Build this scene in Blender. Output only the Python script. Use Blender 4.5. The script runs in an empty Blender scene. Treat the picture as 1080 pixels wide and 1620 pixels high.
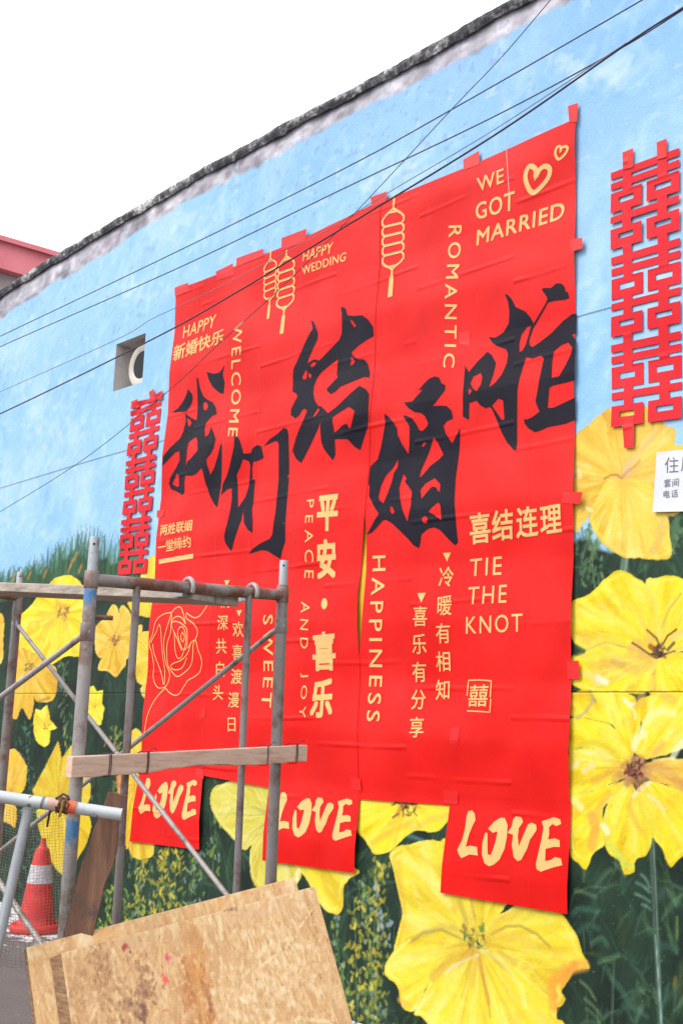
import bpy, bmesh, math, random
import numpy as np
from mathutils import Matrix, Vector
from mathutils.geometry import tessellate_polygon

scene = bpy.context.scene
# ------------------------------------------------------------------ camera
F, CX, CY = 1791.0, 540.0, 810.0          # surveyed focal length / centre (photo pixels, 1080 x 1620)
_up = np.array([330.0, 9010.0, -F]); _up /= np.linalg.norm(_up)
_d = np.array([-1250 - CX, -(1101 - CY), -F]); _d -= _up * (_d @ _up); _d /= np.linalg.norm(_d)
_ax = -_d; _ay = np.cross(_up, _ax)
M = np.stack([_ax, _ay, _up])              # camera axes -> world; x runs along the wall, y into it, z up
C = np.array([0.0, -4.93, 1.45])
cam = bpy.data.cameras.new('camera')
cam.sensor_fit = 'VERTICAL'; cam.sensor_height = 36.0; cam.lens = F / 1620.0 * 36.0
cam.clip_start = 0.05; cam.clip_end = 2000
camo = bpy.data.objects.new('camera', cam)
scene.collection.objects.link(camo)
camo.matrix_world = Matrix([[*M[0], C[0]], [*M[1], C[1]], [*M[2], C[2]], [0, 0, 0, 1]])
scene.camera = camo
# ------------------------------------------------------------------ sky, sun, exposure
SUN_DIR = Vector((-0.22, -0.62, 0.75)).normalized()      # towards the sun, veiled by cloud
w = bpy.data.worlds.new('World'); scene.world = w; w.use_nodes = True
nt = w.node_tree; nt.nodes.clear()
sky = nt.nodes.new('ShaderNodeTexSky'); sky.sky_type = 'NISHITA'; sky.sun_disc = False
sky.sun_elevation = math.asin(SUN_DIR.z); sky.sun_rotation = math.atan2(SUN_DIR.x, SUN_DIR.y)
sky.air_density = 1.0; sky.dust_density = 4.0; sky.ozone_density = 1.0
hs = nt.nodes.new('ShaderNodeHueSaturation'); hs.inputs['Saturation'].default_value = 0.16   # cloud cover: nearly white
cl = nt.nodes.new('ShaderNodeMix'); cl.data_type = 'RGBA'; cl.inputs[0].default_value = 0.65   # even cloud layer over the clear sky
cl.inputs[7].default_value = (6.2, 6.35, 6.6, 1.0)
bg = nt.nodes.new('ShaderNodeBackground'); bg.inputs['Strength'].default_value = 0.15
wo = nt.nodes.new('ShaderNodeOutputWorld')
nt.links.new(sky.outputs[0], hs.inputs['Color']); nt.links.new(hs.outputs[0], cl.inputs[6]); nt.links.new(cl.outputs[2], bg.inputs['Color'])
nt.links.new(bg.outputs[0], wo.inputs[0])
sl = bpy.data.lights.new('sun', 'SUN'); sl.energy = 1.1; sl.angle = math.radians(25); sl.color = (1, 0.97, 0.93)
so = bpy.data.objects.new('sun', sl); scene.collection.objects.link(so)
so.rotation_euler = SUN_DIR.to_track_quat('Z', 'Y').to_euler()
so.location = (-3, -8, 9)
scene.view_settings.view_transform = 'Standard'; scene.view_settings.look = 'None'
scene.view_settings.gamma = 1.0; scene.view_settings.use_curve_mapping = False
scene.view_settings.exposure = 0.92
scene.cycles.max_bounces = 6; scene.cycles.diffuse_bounces = 3; scene.cycles.glossy_bounces = 3
scene.cycles.use_denoising = True

# ------------------------------------------------------------------ survey helpers
def ray(px, py): return M @ np.array([px - CX, -(py - CY), -F]) / F
def on_y(px, py, y=0.0):
    d = ray(px, py); return C + d * ((y - C[1]) / d[1])
def on_x(px, py, x):
    d = ray(px, py); return C + d * ((x - C[0]) / d[0])
def on_z(px, py, z=0.0):
    d = ray(px, py); return C + d * ((z - C[2]) / d[2])
def at(px, py, dep): return C + ray(px, py) * dep
def proj(p):
    c = M.T @ (np.array(p) - C); return CX + F * c[0] / -c[2], CY - F * c[1] / -c[2], -c[2]
def z_at(x, y, py):                       # height on the vertical through (x, y) that shows at row py
    a, b = -2.0, 6.0
    for _ in range(50):
        m = (a + b) / 2
        if proj((x, y, m))[1] > py: a = m
        else: b = m
    return a
def Zm(ox, oy, k):                        # zoomed tracing -> photo pixels
    return lambda pts: [(ox + x / k, oy + y / k) for x, y in pts]
GSLOPE = -0.035                           # the street falls gently towards the right
def gnd(x): return GSLOPE * (x + 8.6)
def wall(p): q = on_y(*p); return (q[0], q[2])
def catmull(pts, n=6, closed=False):
    P = [np.array(p, float) for p in pts]; out = []; m = len(P)
    rng_ = range(m if closed else m - 1)
    for i in rng_:
        p1, p2 = P[i], P[(i + 1) % m]
        p0 = P[(i - 1) % m] if (closed or i > 0) else 2 * p1 - p2
        p3 = P[(i + 2) % m] if (closed or i + 2 < m) else 2 * p2 - p1
        for k in range(n):
            t = k / n
            out.append(0.5 * ((2 * p1) + (-p0 + p2) * t + (2 * p0 - 5 * p1 + 4 * p2 - p3) * t * t + (-p0 + 3 * p1 - 3 * p2 + p3) * t ** 3))
    if not closed: out.append(P[-1])
    return out

# ------------------------------------------------------------------ objects
col = scene.collection
def link(o, parent=None):
    col.objects.link(o)
    if parent is not None: o.parent = parent
    return o
def tag(o, label=None, cat=None, group=None, kind=None):
    if label: o['label'] = label
    if cat: o['category'] = cat
    if group: o['group'] = group
    if kind: o['kind'] = kind
    return o
def empty(name, loc, label, cat, group=None):
    o = bpy.data.objects.new(name, None); o.location = loc; o.empty_display_size = 0.1
    return tag(link(o), label, cat, group)
def mesh_obj(name, verts, faces, mat, parent=None, smooth=False):
    me = bpy.data.meshes.new(name)
    off = np.array(parent.location) if parent is not None else np.zeros(3)
    me.from_pydata([tuple(np.array(v, float) - off) for v in verts], [], faces)
    me.materials.append(mat); me.update()
    if smooth: me.polygons.foreach_set('use_smooth', [True] * len(me.polygons))
    return link(bpy.data.objects.new(name, me), parent)
class MB:                                  # mesh builder in world coordinates
    def __init__(s): s.v = []; s.f = []
    def tube(s, pts, r, n=10, caps=True):
        pts = [np.array(p, float) for p in pts]; base = len(s.v); prev = None
        rs = r if hasattr(r, '__len__') else [r] * len(pts)
        for i, p in enumerate(pts):
            t = pts[min(i + 1, len(pts) - 1)] - pts[max(i - 1, 0)]; t /= np.linalg.norm(t)
            if prev is None:
                a = np.cross(t, [0, 0, 1.0]) if abs(t[2]) < 0.9 else np.cross(t, [1.0, 0, 0])
            else: a = prev - t * (prev @ t)
            a /= np.linalg.norm(a); prev = a; b = np.cross(t, a)
            for k in range(n):
                an = 2 * math.pi * k / n
                s.v.append(p + (a * math.cos(an) + b * math.sin(an)) * rs[i])
        for i in range(len(pts) - 1):
            for k in range(n):
                q = base + i * n; s.f.append((q + k, q + (k + 1) % n, q + n + (k + 1) % n, q + n + k))
        if caps:
            s.f.append(tuple(base + k for k in range(n))[::-1])
            s.f.append(tuple(base + (len(pts) - 1) * n + k for k in range(n)))
        return s
    def pipe_end(s, p, d, r0, r1, depth=0.08, n=16):   # open hollow end
        return s
    def box(s, c, ux, uy, uz):             # centre and half vectors
        c, ux, uy, uz = [np.array(q, float) for q in (c, ux, uy, uz)]; b = len(s.v)
        for i in (-1, 1):
            for j in (-1, 1):
                for k in (-1, 1): s.v.append(c + i * ux + j * uy + k * uz)
        for q in ((0, 1, 3, 2), (4, 6, 7, 5), (0, 4, 5, 1), (2, 3, 7, 6), (0, 2, 6, 4), (1, 5, 7, 3)): s.f.append(tuple(b + x for x in q))
        return s
    def build(s, name, mat, parent=None, smooth=False, bevel=0.0):
        o = mesh_obj(name, s.v, s.f, mat, parent, smooth)
        if smooth:
            o.data.set_sharp_from_angle(angle=math.radians(40))
        if bevel:
            m = o.modifiers.new('bevel', 'BEVEL'); m.width = bevel; m.segments = 2; m.limit_method = 'ANGLE'
        return o

# ------------------------------------------------------------------ materials
def s2l(c):
    c = np.asarray(c, float) / 255.0
    return np.where(c <= 0.04045, c / 12.92, ((c + 0.055) / 1.055) ** 2.4)
ALB = 0.74                                 # photo colour -> paint reflectance
def rgb(r, g, b): return (*(s2l((r, g, b)) * ALB), 1.0)
def new_mat(name):
    m = bpy.data.materials.new(name); m.use_nodes = True
    return m, m.node_tree, m.node_tree.nodes['Principled BSDF']
def N(nt, t, **kw):
    n = nt.nodes.new(t)
    for k, v in kw.items():
        if k.startswith('i_'): n.inputs[k[2:].replace('_', ' ')].default_value = v
        else: setattr(n, k, v)
    return n
def ramp(nt, fac, stops):
    r = nt.nodes.new('ShaderNodeValToRGB'); e = r.color_ramp.elements
    while len(e) > 1: e.remove(e[-1])
    e[0].position, e[0].color = stops[0]
    for p, c in stops[1:]:
        x = e.new(p); x.color = c
    nt.links.new(fac, r.inputs[0]); return r.outputs[0]
def mixc(nt, fac, a, b, mode='MIX'):
    m = nt.nodes.new('ShaderNodeMix'); m.data_type = 'RGBA'; m.blend_type = mode
    for v, i in ((fac, 0), (a, 6), (b, 7)):
        if hasattr(v, 'is_linked'): nt.links.new(v, m.inputs[i])
        else: m.inputs[i].default_value = v
    return m.outputs[2]
def obj_noise(nt, scale, detail=4, rough=0.6, stretch=None, dist=0.0):
    tc = nt.nodes.new('ShaderNodeNewGeometry'); v = tc.outputs['Position']
    if stretch:
        mp = nt.nodes.new('ShaderNodeMapping'); mp.inputs['Scale'].default_value = stretch
        nt.links.new(v, mp.inputs['Vector']); v = mp.outputs[0]
    n = nt.nodes.new('ShaderNodeTexNoise'); n.inputs['Scale'].default_value = scale
    n.inputs['Detail'].default_value = detail; n.inputs['Roughness'].default_value = rough
    n.inputs['Distortion'].default_value = dist
    nt.links.new(v, n.inputs['Vector']); return n.outputs['Fac']
def bump(nt, bsdf, h, strength=0.3, dist=0.005):
    b = nt.nodes.new('ShaderNodeBump'); b.inputs['Strength'].default_value = strength; b.inputs['Distance'].default_value = dist
    nt.links.new(h, b.inputs['Height']); nt.links.new(b.outputs[0], bsdf.inputs['Normal'])
def paint_mat(name, rough=0.55, bs=0.35, bscale=70, stretch=None, spec=0.5):
    m, t, b = new_mat(name)
    a = t.nodes.new('ShaderNodeAttribute'); a.attribute_name = 'paint'
    n = obj_noise(t, bscale, 5, 0.65, stretch)
    n2 = obj_noise(t, 9, 3)
    c = mixc(t, 0.14, a.outputs['Color'], ramp(t, n, [(0.3, (0.35, 0.35, 0.35, 1)), (0.7, (0.65, 0.65, 0.65, 1))]), 'OVERLAY')
    t.links.new(c, b.inputs['Base Color']); b.inputs['Roughness'].default_value = rough
    b.inputs['Specular IOR Level'].default_value = spec
    add = N(t, 'ShaderNodeMath', operation='ADD'); t.links.new(n, add.inputs[0]); t.links.new(n2, add.inputs[1])
    bump(t, b, add.outputs[0], bs, 0.006); return m
def noisy(name, stops, scale=8, detail=5, rough=0.6, metal=0.0, bs=0.3, bd=0.003, stretch=None, spec=0.5, bscale=None):
    m, t, b = new_mat(name)
    n = obj_noise(t, scale, detail, 0.65, stretch)
    t.links.new(ramp(t, n, stops), b.inputs['Base Color'])
    b.inputs['Roughness'].default_value = rough; b.inputs['Metallic'].default_value = metal
    b.inputs['Specular IOR Level'].default_value = spec
    bump(t, b, obj_noise(t, bscale or scale * 4, 5, 0.65, stretch), bs, bd); return m

# ------------------------------------------------------------------ painter: lays brush strokes on a grid of vertices
rng = np.random.default_rng(7); random.seed(7)
def _hash(ix, iy, seed):
    h = (ix * 374761393 + iy * 668265263 + seed * 1274126177) & 0x7fffffff
    h = ((h ^ (h >> 13)) * 1274126177) & 0x7fffffff
    return ((h ^ (h >> 16)) & 0xffff) / 65535.0
def vnoise(x, y, seed=0):
    ix = np.floor(x).astype(np.int64); iy = np.floor(y).astype(np.int64)
    fx = x - ix; fy = y - iy; fx = fx * fx * (3 - 2 * fx); fy = fy * fy * (3 - 2 * fy)
    a = _hash(ix, iy, seed); b = _hash(ix + 1, iy, seed); c = _hash(ix, iy + 1, seed); d = _hash(ix + 1, iy + 1, seed)
    return (a * (1 - fx) + b * fx) * (1 - fy) + (c * (1 - fx) + d * fx) * fy
def fbm(x, y, seed=0, o=4):
    s = 0; a = 0.5
    for k in range(o): s = s + a * vnoise(x * 2 ** k, y * 2 ** k, seed + k * 13); a *= 0.5
    return s / (1 - 0.5 ** o)
class Painter:
    def __init__(s, xs, ys, base):
        s.x = np.asarray(xs); s.y = np.asarray(ys)
        s.c = np.zeros((len(ys), len(xs), 3), np.float32) + np.array(base, np.float32)
        s.lab = np.zeros((len(ys), len(xs)), np.int16); s.seed = 1
    def win(s, x0, x1, y0, y1):
        i0, i1 = np.searchsorted(s.x, [x0, x1]); j0, j1 = np.searchsorted(s.y, [y0, y1])
        if i1 <= i0 or j1 <= j0: return None
        return slice(j0, j1), slice(i0, i1)
    def put(s, sl, a, colr, lab=None):
        cc = s.c[sl]; cc += (np.array(colr, np.float32) - cc) * a[..., None].astype(np.float32)
        if lab is not None: s.lab[sl][a > 0.5] = lab
    def stroke(s, pts, w, colr, a=1.0, soft=0.5, bristle=0.35, mask=None, lab=None):
        pts = [np.array(p, float) for p in pts]; ws = w if hasattr(w, '__len__') else [w] * len(pts)
        W = max(ws); P = np.array(pts)
        sl = s.win(P[:, 0].min() - W, P[:, 0].max() + W, P[:, 1].min() - W, P[:, 1].max() + W)
        if sl is None: return
        X, Y = np.meshgrid(s.x[sl[1]], s.y[sl[0]]); cov = np.zeros_like(X); s.seed += 1
        for i in range(len(pts) - 1):
            p, q = pts[i], pts[i + 1]; d = q - p; L2 = d @ d + 1e-12; L = math.sqrt(L2)
            t = np.clip(((X - p[0]) * d[0] + (Y - p[1]) * d[1]) / L2, 0, 1)
            ww = ws[i] + (ws[i + 1] - ws[i]) * t
            dx = X - p[0] - t * d[0]; dy = Y - p[1] - t * d[1]
            r = np.sqrt(dx * dx + dy * dy) / np.maximum(ww, 1e-5)
            cv = np.clip((1 - r) / soft, 0, 1)
            if bristle:
                sd = (dx * -d[1] + dy * d[0]) / L / np.maximum(ww, 1e-5)
                cv = cv * (1 - bristle * vnoise(sd * 4 + 50, t * 1.5 + s.seed * 3.7, s.seed))
            cov = np.maximum(cov, cv)
        cov *= a
        if mask is not None: cov = cov * mask[sl]
        s.put(sl, cov, colr, lab)
    def poly_mask(s, pts, jit=0.0, js=40.0):
        P = np.array(pts, float); m = np.zeros(s.lab.shape, np.float32)
        sl = s.win(P[:, 0].min() - .03, P[:, 0].max() + .03, P[:, 1].min() - .03, P[:, 1].max() + .03)
        if sl is None: return m, None
        X, Y = np.meshgrid(s.x[sl[1]], s.y[sl[0]])
        if jit:
            s.seed += 1
            jx = (fbm(X * js, Y * js, s.seed, 3) - .5) * 2 * jit; jy = (fbm(X * js + 9, Y * js, s.seed + 5, 3) - .5) * 2 * jit
            X = X + jx; Y = Y + jy
        n = len(P); acc = np.zeros(X.shape, np.float32)
        for ox, oy in ((-.0012, -.0017), (.0017, -.0006), (-.0017, .0006), (.0012, .0017)):
            ins = np.zeros(X.shape, bool); Xo = X + ox; Yo = Y + oy
            for i in range(n):
                x1, y1 = P[i]; x2, y2 = P[(i + 1) % n]
                if y1 == y2: continue
                ins ^= ((y1 > Yo) != (y2 > Yo)) & (Xo < (x2 - x1) * (Yo - y1) / (y2 - y1) + x1)
            acc += ins
        m[sl] = acc / 4; return m, sl
    def colors(s):
        return s2l(np.clip(s.c, 0, 255)) * ALB

def grid_objects(name_of, P3, faces_lab, colors, mat, parent_of, shape):
    """split one painted grid into one mesh per label; P3 (n,3), quads by cell"""
    nr, nc = shape
    idx = np.arange(nr * nc).reshape(nr, nc)
    quads = np.stack([idx[:-1, :-1], idx[:-1, 1:], idx[1:, 1:], idx[1:, :-1]], -1).reshape(-1, 4)
    fl = faces_lab.reshape(-1); out = {}
    for lab in np.unique(fl):
        if lab < 0: continue
        q = quads[fl == lab]; used, inv = np.unique(q, return_inverse=True); q = inv.reshape(-1, 4)
        me = bpy.data.meshes.new(name_of(lab)); me.vertices.add(len(used))
        par = parent_of(lab); off = np.array(par.location) if par is not None else np.zeros(3)
        me.vertices.foreach_set('co', (P3[used] - off).astype(np.float32).ravel())
        me.loops.add(q.size); me.loops.foreach_set('vertex_index', q.astype(np.int32).ravel())
        me.polygons.add(len(q)); me.polygons.foreach_set('loop_start', np.arange(0, q.size, 4, dtype=np.int32))
        try: me.polygons.foreach_set('loop_total', np.full(len(q), 4, np.int32))
        except Exception: pass
        at_ = me.attributes.new('paint', 'FLOAT_COLOR', 'POINT')
        cc = np.ones((len(used), 4), np.float32); cc[:, :3] = colors[used]
        at_.data.foreach_set('color', cc.ravel())
        me.materials.append(mat); me.update(); me.validate()
        o = link(bpy.data.objects.new(name_of(lab), me), par); out[int(lab)] = o
    return out
# ================================================================== THE SETTING
# ground: one asphalt sheet with lime spatter along the foot of the wall
m, t, b = new_mat('asphalt')
n1 = obj_noise(t, 90, 6, 0.75); n2 = obj_noise(t, 2.2, 4, 0.6); n3 = obj_noise(t, 11, 6, 0.72, dist=0.4)
base = mixc(t, n2, rgb(112, 106, 106), rgb(150, 142, 140))
base = mixc(t, 0.55, base, ramp(t, n1, [(0.32, (0.02, 0.02, 0.02, 1)), (0.55, (0.2, 0.19, 0.19, 1)), (0.75, (0.6, 0.58, 0.58, 1))]), 'OVERLAY')
geo = t.nodes.new('ShaderNodeNewGeometry'); sx = t.nodes.new('ShaderNodeSeparateXYZ'); t.links.new(geo.outputs['Position'], sx.inputs[0])
mr = N(t, 'ShaderNodeMapRange'); t.links.new(sx.outputs['Y'], mr.inputs[0])
mr.inputs[1].default_value = -1.15; mr.inputs[2].default_value = -0.1; mr.inputs[3].default_value = -0.2; mr.inputs[4].default_value = 0.16
ad = N(t, 'ShaderNodeMath', operation='ADD'); t.links.new(n3, ad.inputs[0]); t.links.new(mr.outputs[0], ad.inputs[1])
lime = ramp(t, ad.outputs[0], [(0.53, (0, 0, 0, 1)), (0.6, (1, 1, 1, 1))])
base = mixc(t, lime, base, rgb(232, 230, 232))
t.links.new(base, b.inputs['Base Color']); b.inputs['Roughness'].default_value = 0.85
bump(t, b, n1, 0.6, 0.006); MAT_GROUND = m
g = mesh_obj('ground', [(x, y, gnd(x)) for x, y in ((-300, -300), (300, -300), (300, 300), (-300, 300))], [(0, 1, 2, 3)], MAT_GROUND); tag(g, kind='structure')

# ---- the mural on the long wall
TOPPX = [(0, 462), (80, 410), (150, 369), (330, 262), (540, 150), (640, 98), (810, 0)]
_tp = sorted(wall(p) for p in TOPPX)
TS = np.array([-15.0] + [p[0] for p in _tp] + [0, 3.0]); TZ = np.array([5.55] + [p[1] for p in _tp] + [5.93, 5.95])
def ztop(s): return np.interp(s, TS, TZ)
pxs = np.arange(-150, 1112, 1.5)
S = np.array([on_y(x, 1140)[0] for x in pxs])
S = np.concatenate([np.arange(-15, S[0] - .04, .08), S, np.arange(S[-1] + .03, 3.0, .05)])
GROOVE = wall((540, 1096))[1]
ZR = np.concatenate([np.arange(-.5, 3.1, .005), np.linspace(3.1, 5.86, 200)])
ZR[np.argmin(abs(ZR - GROOVE))] = GROOVE
gr = int(np.argmin(abs(ZR - GROOVE))); ZR[gr - 1] = GROOVE - .0035; ZR[gr + 1] = GROOVE + .0035
T = Painter(S, ZR, (170, 212, 248))
XX, YY = np.meshgrid(S, ZR)
# sky: brushed pale blue with clouds
f1 = fbm(XX * .7, YY * .9, 3, 4)[..., None]; f2 = fbm(XX * 2.2, YY * 1.6, 11, 4)[..., None]
T.c = np.array((146, 198, 246.)) * (1 - f1) + np.array((186, 227, 252.)) * f1
T.c += (np.array((204, 234, 254.)) - T.c) * np.clip((f2 - .5) * 2.4, 0, .6)
tw = np.clip((YY - 4.0) / 1.7, 0, 1)[..., None] * np.clip((XX + 8) / 4, 0.3, 1)[..., None]
T.c += (np.array((134, 180, 244.)) - T.c) * tw * .6
T.c = T.c.astype(np.float32)
for k in range(3200):
    x = rng.uniform(-12, 0); z = rng.uniform(2.2, 5.8); an = rng.normal(1.2, .6); L = rng.uniform(.06, .22)
    cc = [(134, 186, 247), (154, 204, 251), (184, 225, 253), (210, 239, 255)][rng.integers(4)]
    T.stroke([(x, z), (x + L * math.cos(an), z + L * math.sin(an))], rng.uniform(.02, .06), cc, rng.uniform(.12, .34), .8, .4)
for (px, py, r) in [(120, 590, 60), (60, 640, 50), (290, 350, 40), (200, 460, 40), (90, 690, 40), (610, 280, 50), (1030, 330, 50), (950, 120, 40), (230, 720, 40), (40, 820, 60)]:
    for k in range(40):
        a = wall((px + rng.normal(0, r * .7), py + rng.normal(0, r * .4))); an = rng.uniform(0, 3)
        L = rng.uniform(.05, .16)
        T.stroke([a, (a[0] + L * math.cos(an), a[1] + L * .6 * math.sin(an))], rng.uniform(.02, .05), (214, 236, 252), rng.uniform(.15, .4), .8, .4)
# dirt and bare grey plaster below the coping
edge = ztop(XX) - .165 - .05 * (fbm(XX * 3, YY * 3, 21, 4) - .5) * 2 - .05 * (fbm(XX * 14, YY * 9, 22, 3) - .5)
gm = np.clip((YY - edge) / .03, 0, 1)[..., None]
gc = np.array((184, 180, 190.)) + (fbm(XX * 9, YY * 12, 23, 4)[..., None] - .5) * 150
T.c += ((gc - T.c) * gm).astype(np.float32)
spots = (fbm(XX * 20, YY * 26, 31, 4) > .69) & (fbm(XX * 1.3, YY * 1.3, 32, 3) > .52) & (YY > 4.5)
T.c[spots] += (np.array((120, 130, 165.)) - T.c[spots]) * .22
chips = (fbm(XX * 9, YY * 11, 41, 4) > .76) & (YY > 3.2)
T.c[chips] += (np.array((206, 226, 246.)) - T.c[chips]) * .45

# dark green thicket
gl = [(-15, 1.9), (*wall((-60, 935)),), wall((0, 925)), wall((60, 905)), wall((120, 880)), wall((190, 885)), wall((250, 905)), wall((450, 930)), wall((700, 900)), wall((912, 846)), wall((990, 870)), wall((1080, 800)), (3, 2.6)]
gs = np.array([p[0] for p in gl]); gz = np.array([p[1] for p in gl])
def zgrass(s): return np.interp(s, gs, gz)
gb = zgrass(XX) + (fbm(XX * 9, YY * 2, 51, 3) - .5) * .2
gmask = np.clip((gb - YY) / .03, 0, 1)
gcol = np.array((40, 58, 46.)) + (fbm(XX * 6, YY * 4, 52, 4)[..., None] - .5) * np.array((34, 54, 36.))
T.c += ((gcol - T.c) * gmask[..., None]).astype(np.float32)
greens = [(36, 56, 46), (52, 88, 62), (72, 112, 74), (94, 134, 84), (40, 66, 58), (28, 40, 36), (84, 112, 56), (60, 96, 76)]
for k in range(6500):
    s = rng.uniform(-11, 1.5); z = -.4 + rng.uniform(0, 1) * (zgrass(s) + .4)
    L = rng.uniform(.05, .22); an = rng.normal(1.57, .45)
    cc = greens[rng.choice(8, p=[.17, .17, .12, .07, .14, .17, .09, .07])]
    p = np.array((s, z)); d = np.array((math.cos(an), math.sin(an))); nn = np.array((-d[1], d[0])) * rng.normal(0, .02)
    ww = rng.uniform(.006, .024)
    T.stroke([p, p + d * L * .5 + nn, p + d * L], [ww, ww, ww * .2], cc, rng.uniform(.2, .6), .7, .5)
for k in range(700):                       # soft grass tips at the left against the sky
    px = rng.uniform(-80, 262); s0, _ = wall((px, 900)); zz = zgrass(s0)
    hgt = rng.uniform(.02, .30) * (.35 + .65 * float(vnoise(np.array(px / 26.0), np.array(2.0), 5))) * (1.0 if 40 < px < 215 else .6); x = s0 + rng.normal(0, .03)
    cc = [(58, 104, 74), (84, 140, 92), (48, 82, 62), (44, 74, 62), (70, 108, 84), (66, 112, 66)][rng.integers(6)]
    T.stroke([(x, zz - .15), (x + rng.normal(0, .01), zz + hgt * .5), (x + rng.normal(0, .03), zz + hgt)], [.026, .020, .006], cc, rng.uniform(.3, .7), .9, .6)
_gap = [wall(p) for p in [(560, 800), (610, 790), (600, 1020), (556, 1030)]]; _m, _s = T.poly_mask(_gap, .01, 16); T.put(_s, _m[_s], (240, 190, 60)); _gap = [wall(p) for p in [(712, 720), (752, 720), (740, 1000), (712, 1000)]]; _m, _s = T.poly_mask(_gap, .01, 16); T.put(_s, _m[_s], (226, 186, 70))
for (px, py) in [(112, 895), (118, 885), (108, 905), (45, 915), (70, 912), (20, 918), (125, 905)]:
    a = wall((px, py)); T.stroke([a, (a[0] + .03, a[1] + .05)], .022, (222, 140, 60), .8, .6)

def W(fn, pts): return [wall(p) for p in fn(pts)]
LABN = {}
def petal(pts, cen, pal, lab, n=60, w=.016, inner=None, edge=None, jit=.010, sm=4):
    P = catmull(pts, sm, True); mk, sl = T.poly_mask(P, jit, 16)
    if sl is None: return
    base = np.array(pal[0], float)
    T.put(sl, mk[sl], base, None); T.lab[sl][mk[sl] > .5] = lab
    size = max(np.ptp([p[0] for p in P]), np.ptp([p[1] for p in P])); cen = np.array(cen)
    Xp, Yp = np.meshgrid(T.x[sl[1]], T.y[sl[0]]); dx_ = Xp - cen[0]; dy_ = Yp - cen[1]; rr_ = np.sqrt(dx_ ** 2 + dy_ ** 2) / (size + 1e-6); aa_ = np.arctan2(dy_, dx_); T.seed += 7
    st_ = fbm(aa_ * 5 + 40, rr_ * 1.6 + T.seed, T.seed, 4); st2_ = fbm(aa_ * 14 + 40, rr_ * 2.2, T.seed + 3, 3); sb_ = fbm(Xp * 7, Yp * 7, T.seed + 5, 3)
    shade_c = base * np.array((.86, .76, .55)); lite_c = base * .45 + np.array((254, 248, 196.)) * .55; och_c = base * .5 + np.array((226, 146, 60.)) * .5
    T.put(sl, mk[sl] * np.clip((st_ - .54) * 3, 0, .55), shade_c); T.put(sl, mk[sl] * np.clip((.46 - st_) * 3.2, 0, .7), lite_c)
    T.put(sl, mk[sl] * np.clip((sb_ - .62) * 3.5, 0, .5), och_c); T.put(sl, mk[sl] * np.clip((st2_ - .63) * 3, 0, .4), shade_c); T.put(sl, mk[sl] * np.clip((.40 - st2_) * 3, 0, .5), lite_c)
    for k in range(n):
        i = rng.integers(len(P)); bpt = P[i] + (P[(i + 1) % len(P)] - P[i]) * rng.uniform()
        t0 = rng.uniform(.08, .78); t1 = min(t0 + rng.uniform(.14, .4), 1.03)
        d = bpt - cen; nn = np.array((-d[1], d[0])) * rng.normal(0, .05)
        ww = w * rng.uniform(.4, 1.4)
        T.stroke([cen + d * t0, cen + d * (t0 + t1) / 2 + nn, cen + d * t1], [ww * .6, ww, ww * .6], pal[rng.integers(len(pal))], rng.uniform(.2, .6), .75, .5, mk, lab)
    for i in range(len(P)):                 # soft darker rim where petals meet
        T.stroke([P[i], P[(i + 1) % len(P)]], w * .5, tuple(base * np.array((.86, .8, .7))), .3, .9, .5, mk)
    if inner is not None:
        for k in range(max(8, n // 4)):
            i = rng.integers(len(P)); d = P[i] - cen; t1 = rng.uniform(.18, .5)
            T.stroke([cen + d * .02, cen + d * t1], [w * .9, w * .25], inner, rng.uniform(.2, .5), .8, .5, mk, lab)
    if edge is not None:
        for i in range(0, len(P)):
            if rng.uniform() < .6:
                q = P[i] + (cen - P[i]) * .05; r = P[(i + 2) % len(P)] + (cen - P[(i + 2) % len(P)]) * .05
                T.stroke([q, r], w * .55, edge, rng.uniform(.3, .75), .8, .4, mk, lab)
def lines(fn, specs, lab=None):
    for pts, wpx, cc, a in specs:
        T.stroke(W(fn, pts), wpx * .0028, cc, a, .6, .3, lab=lab)
def blob(fn, x, y, r, n, pal, lab, wpx=3, a=.8):
    for k in range(n):
        an = rng.uniform(0, 6.28); q = r * math.sqrt(rng.uniform()); p = (x + q * math.cos(an), y + q * math.sin(an))
        p2 = (p[0] + rng.normal(0, r * .25), p[1] + rng.normal(0, r * .25))
        lines(fn, [([p, p2], wpx * rng.uniform(.5, 1.3), pal[rng.integers(len(pal))], a * rng.uniform(.5, 1))], lab)
def stem(p, q, wd, c1, c2):
    a, b_ = wall(p), wall(q); T.stroke([a, b_], wd, c1, .85, .5, .4)
    T.stroke([(a[0] + wd * .4, a[1]), (b_[0] + wd * .4, b_[1])], wd * .3, c2, .6, .7, .5)
def leafspray(p, dirs, L, cc, wpx=4):
    for an in dirs:
        a = np.array(p); q = (p[0] + L * math.cos(an), p[1] - L * math.sin(an))
        mid = ((a[0] + q[0]) / 2, (a[1] + q[1]) / 2 - L * .12)
        ws = np.array([.4, 1, .15]) * wpx * .0028
        T.stroke([wall(p), wall(mid), wall(q)], list(ws * 1.25), cc, rng.uniform(.3, .6), 1.0, .6)

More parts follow.
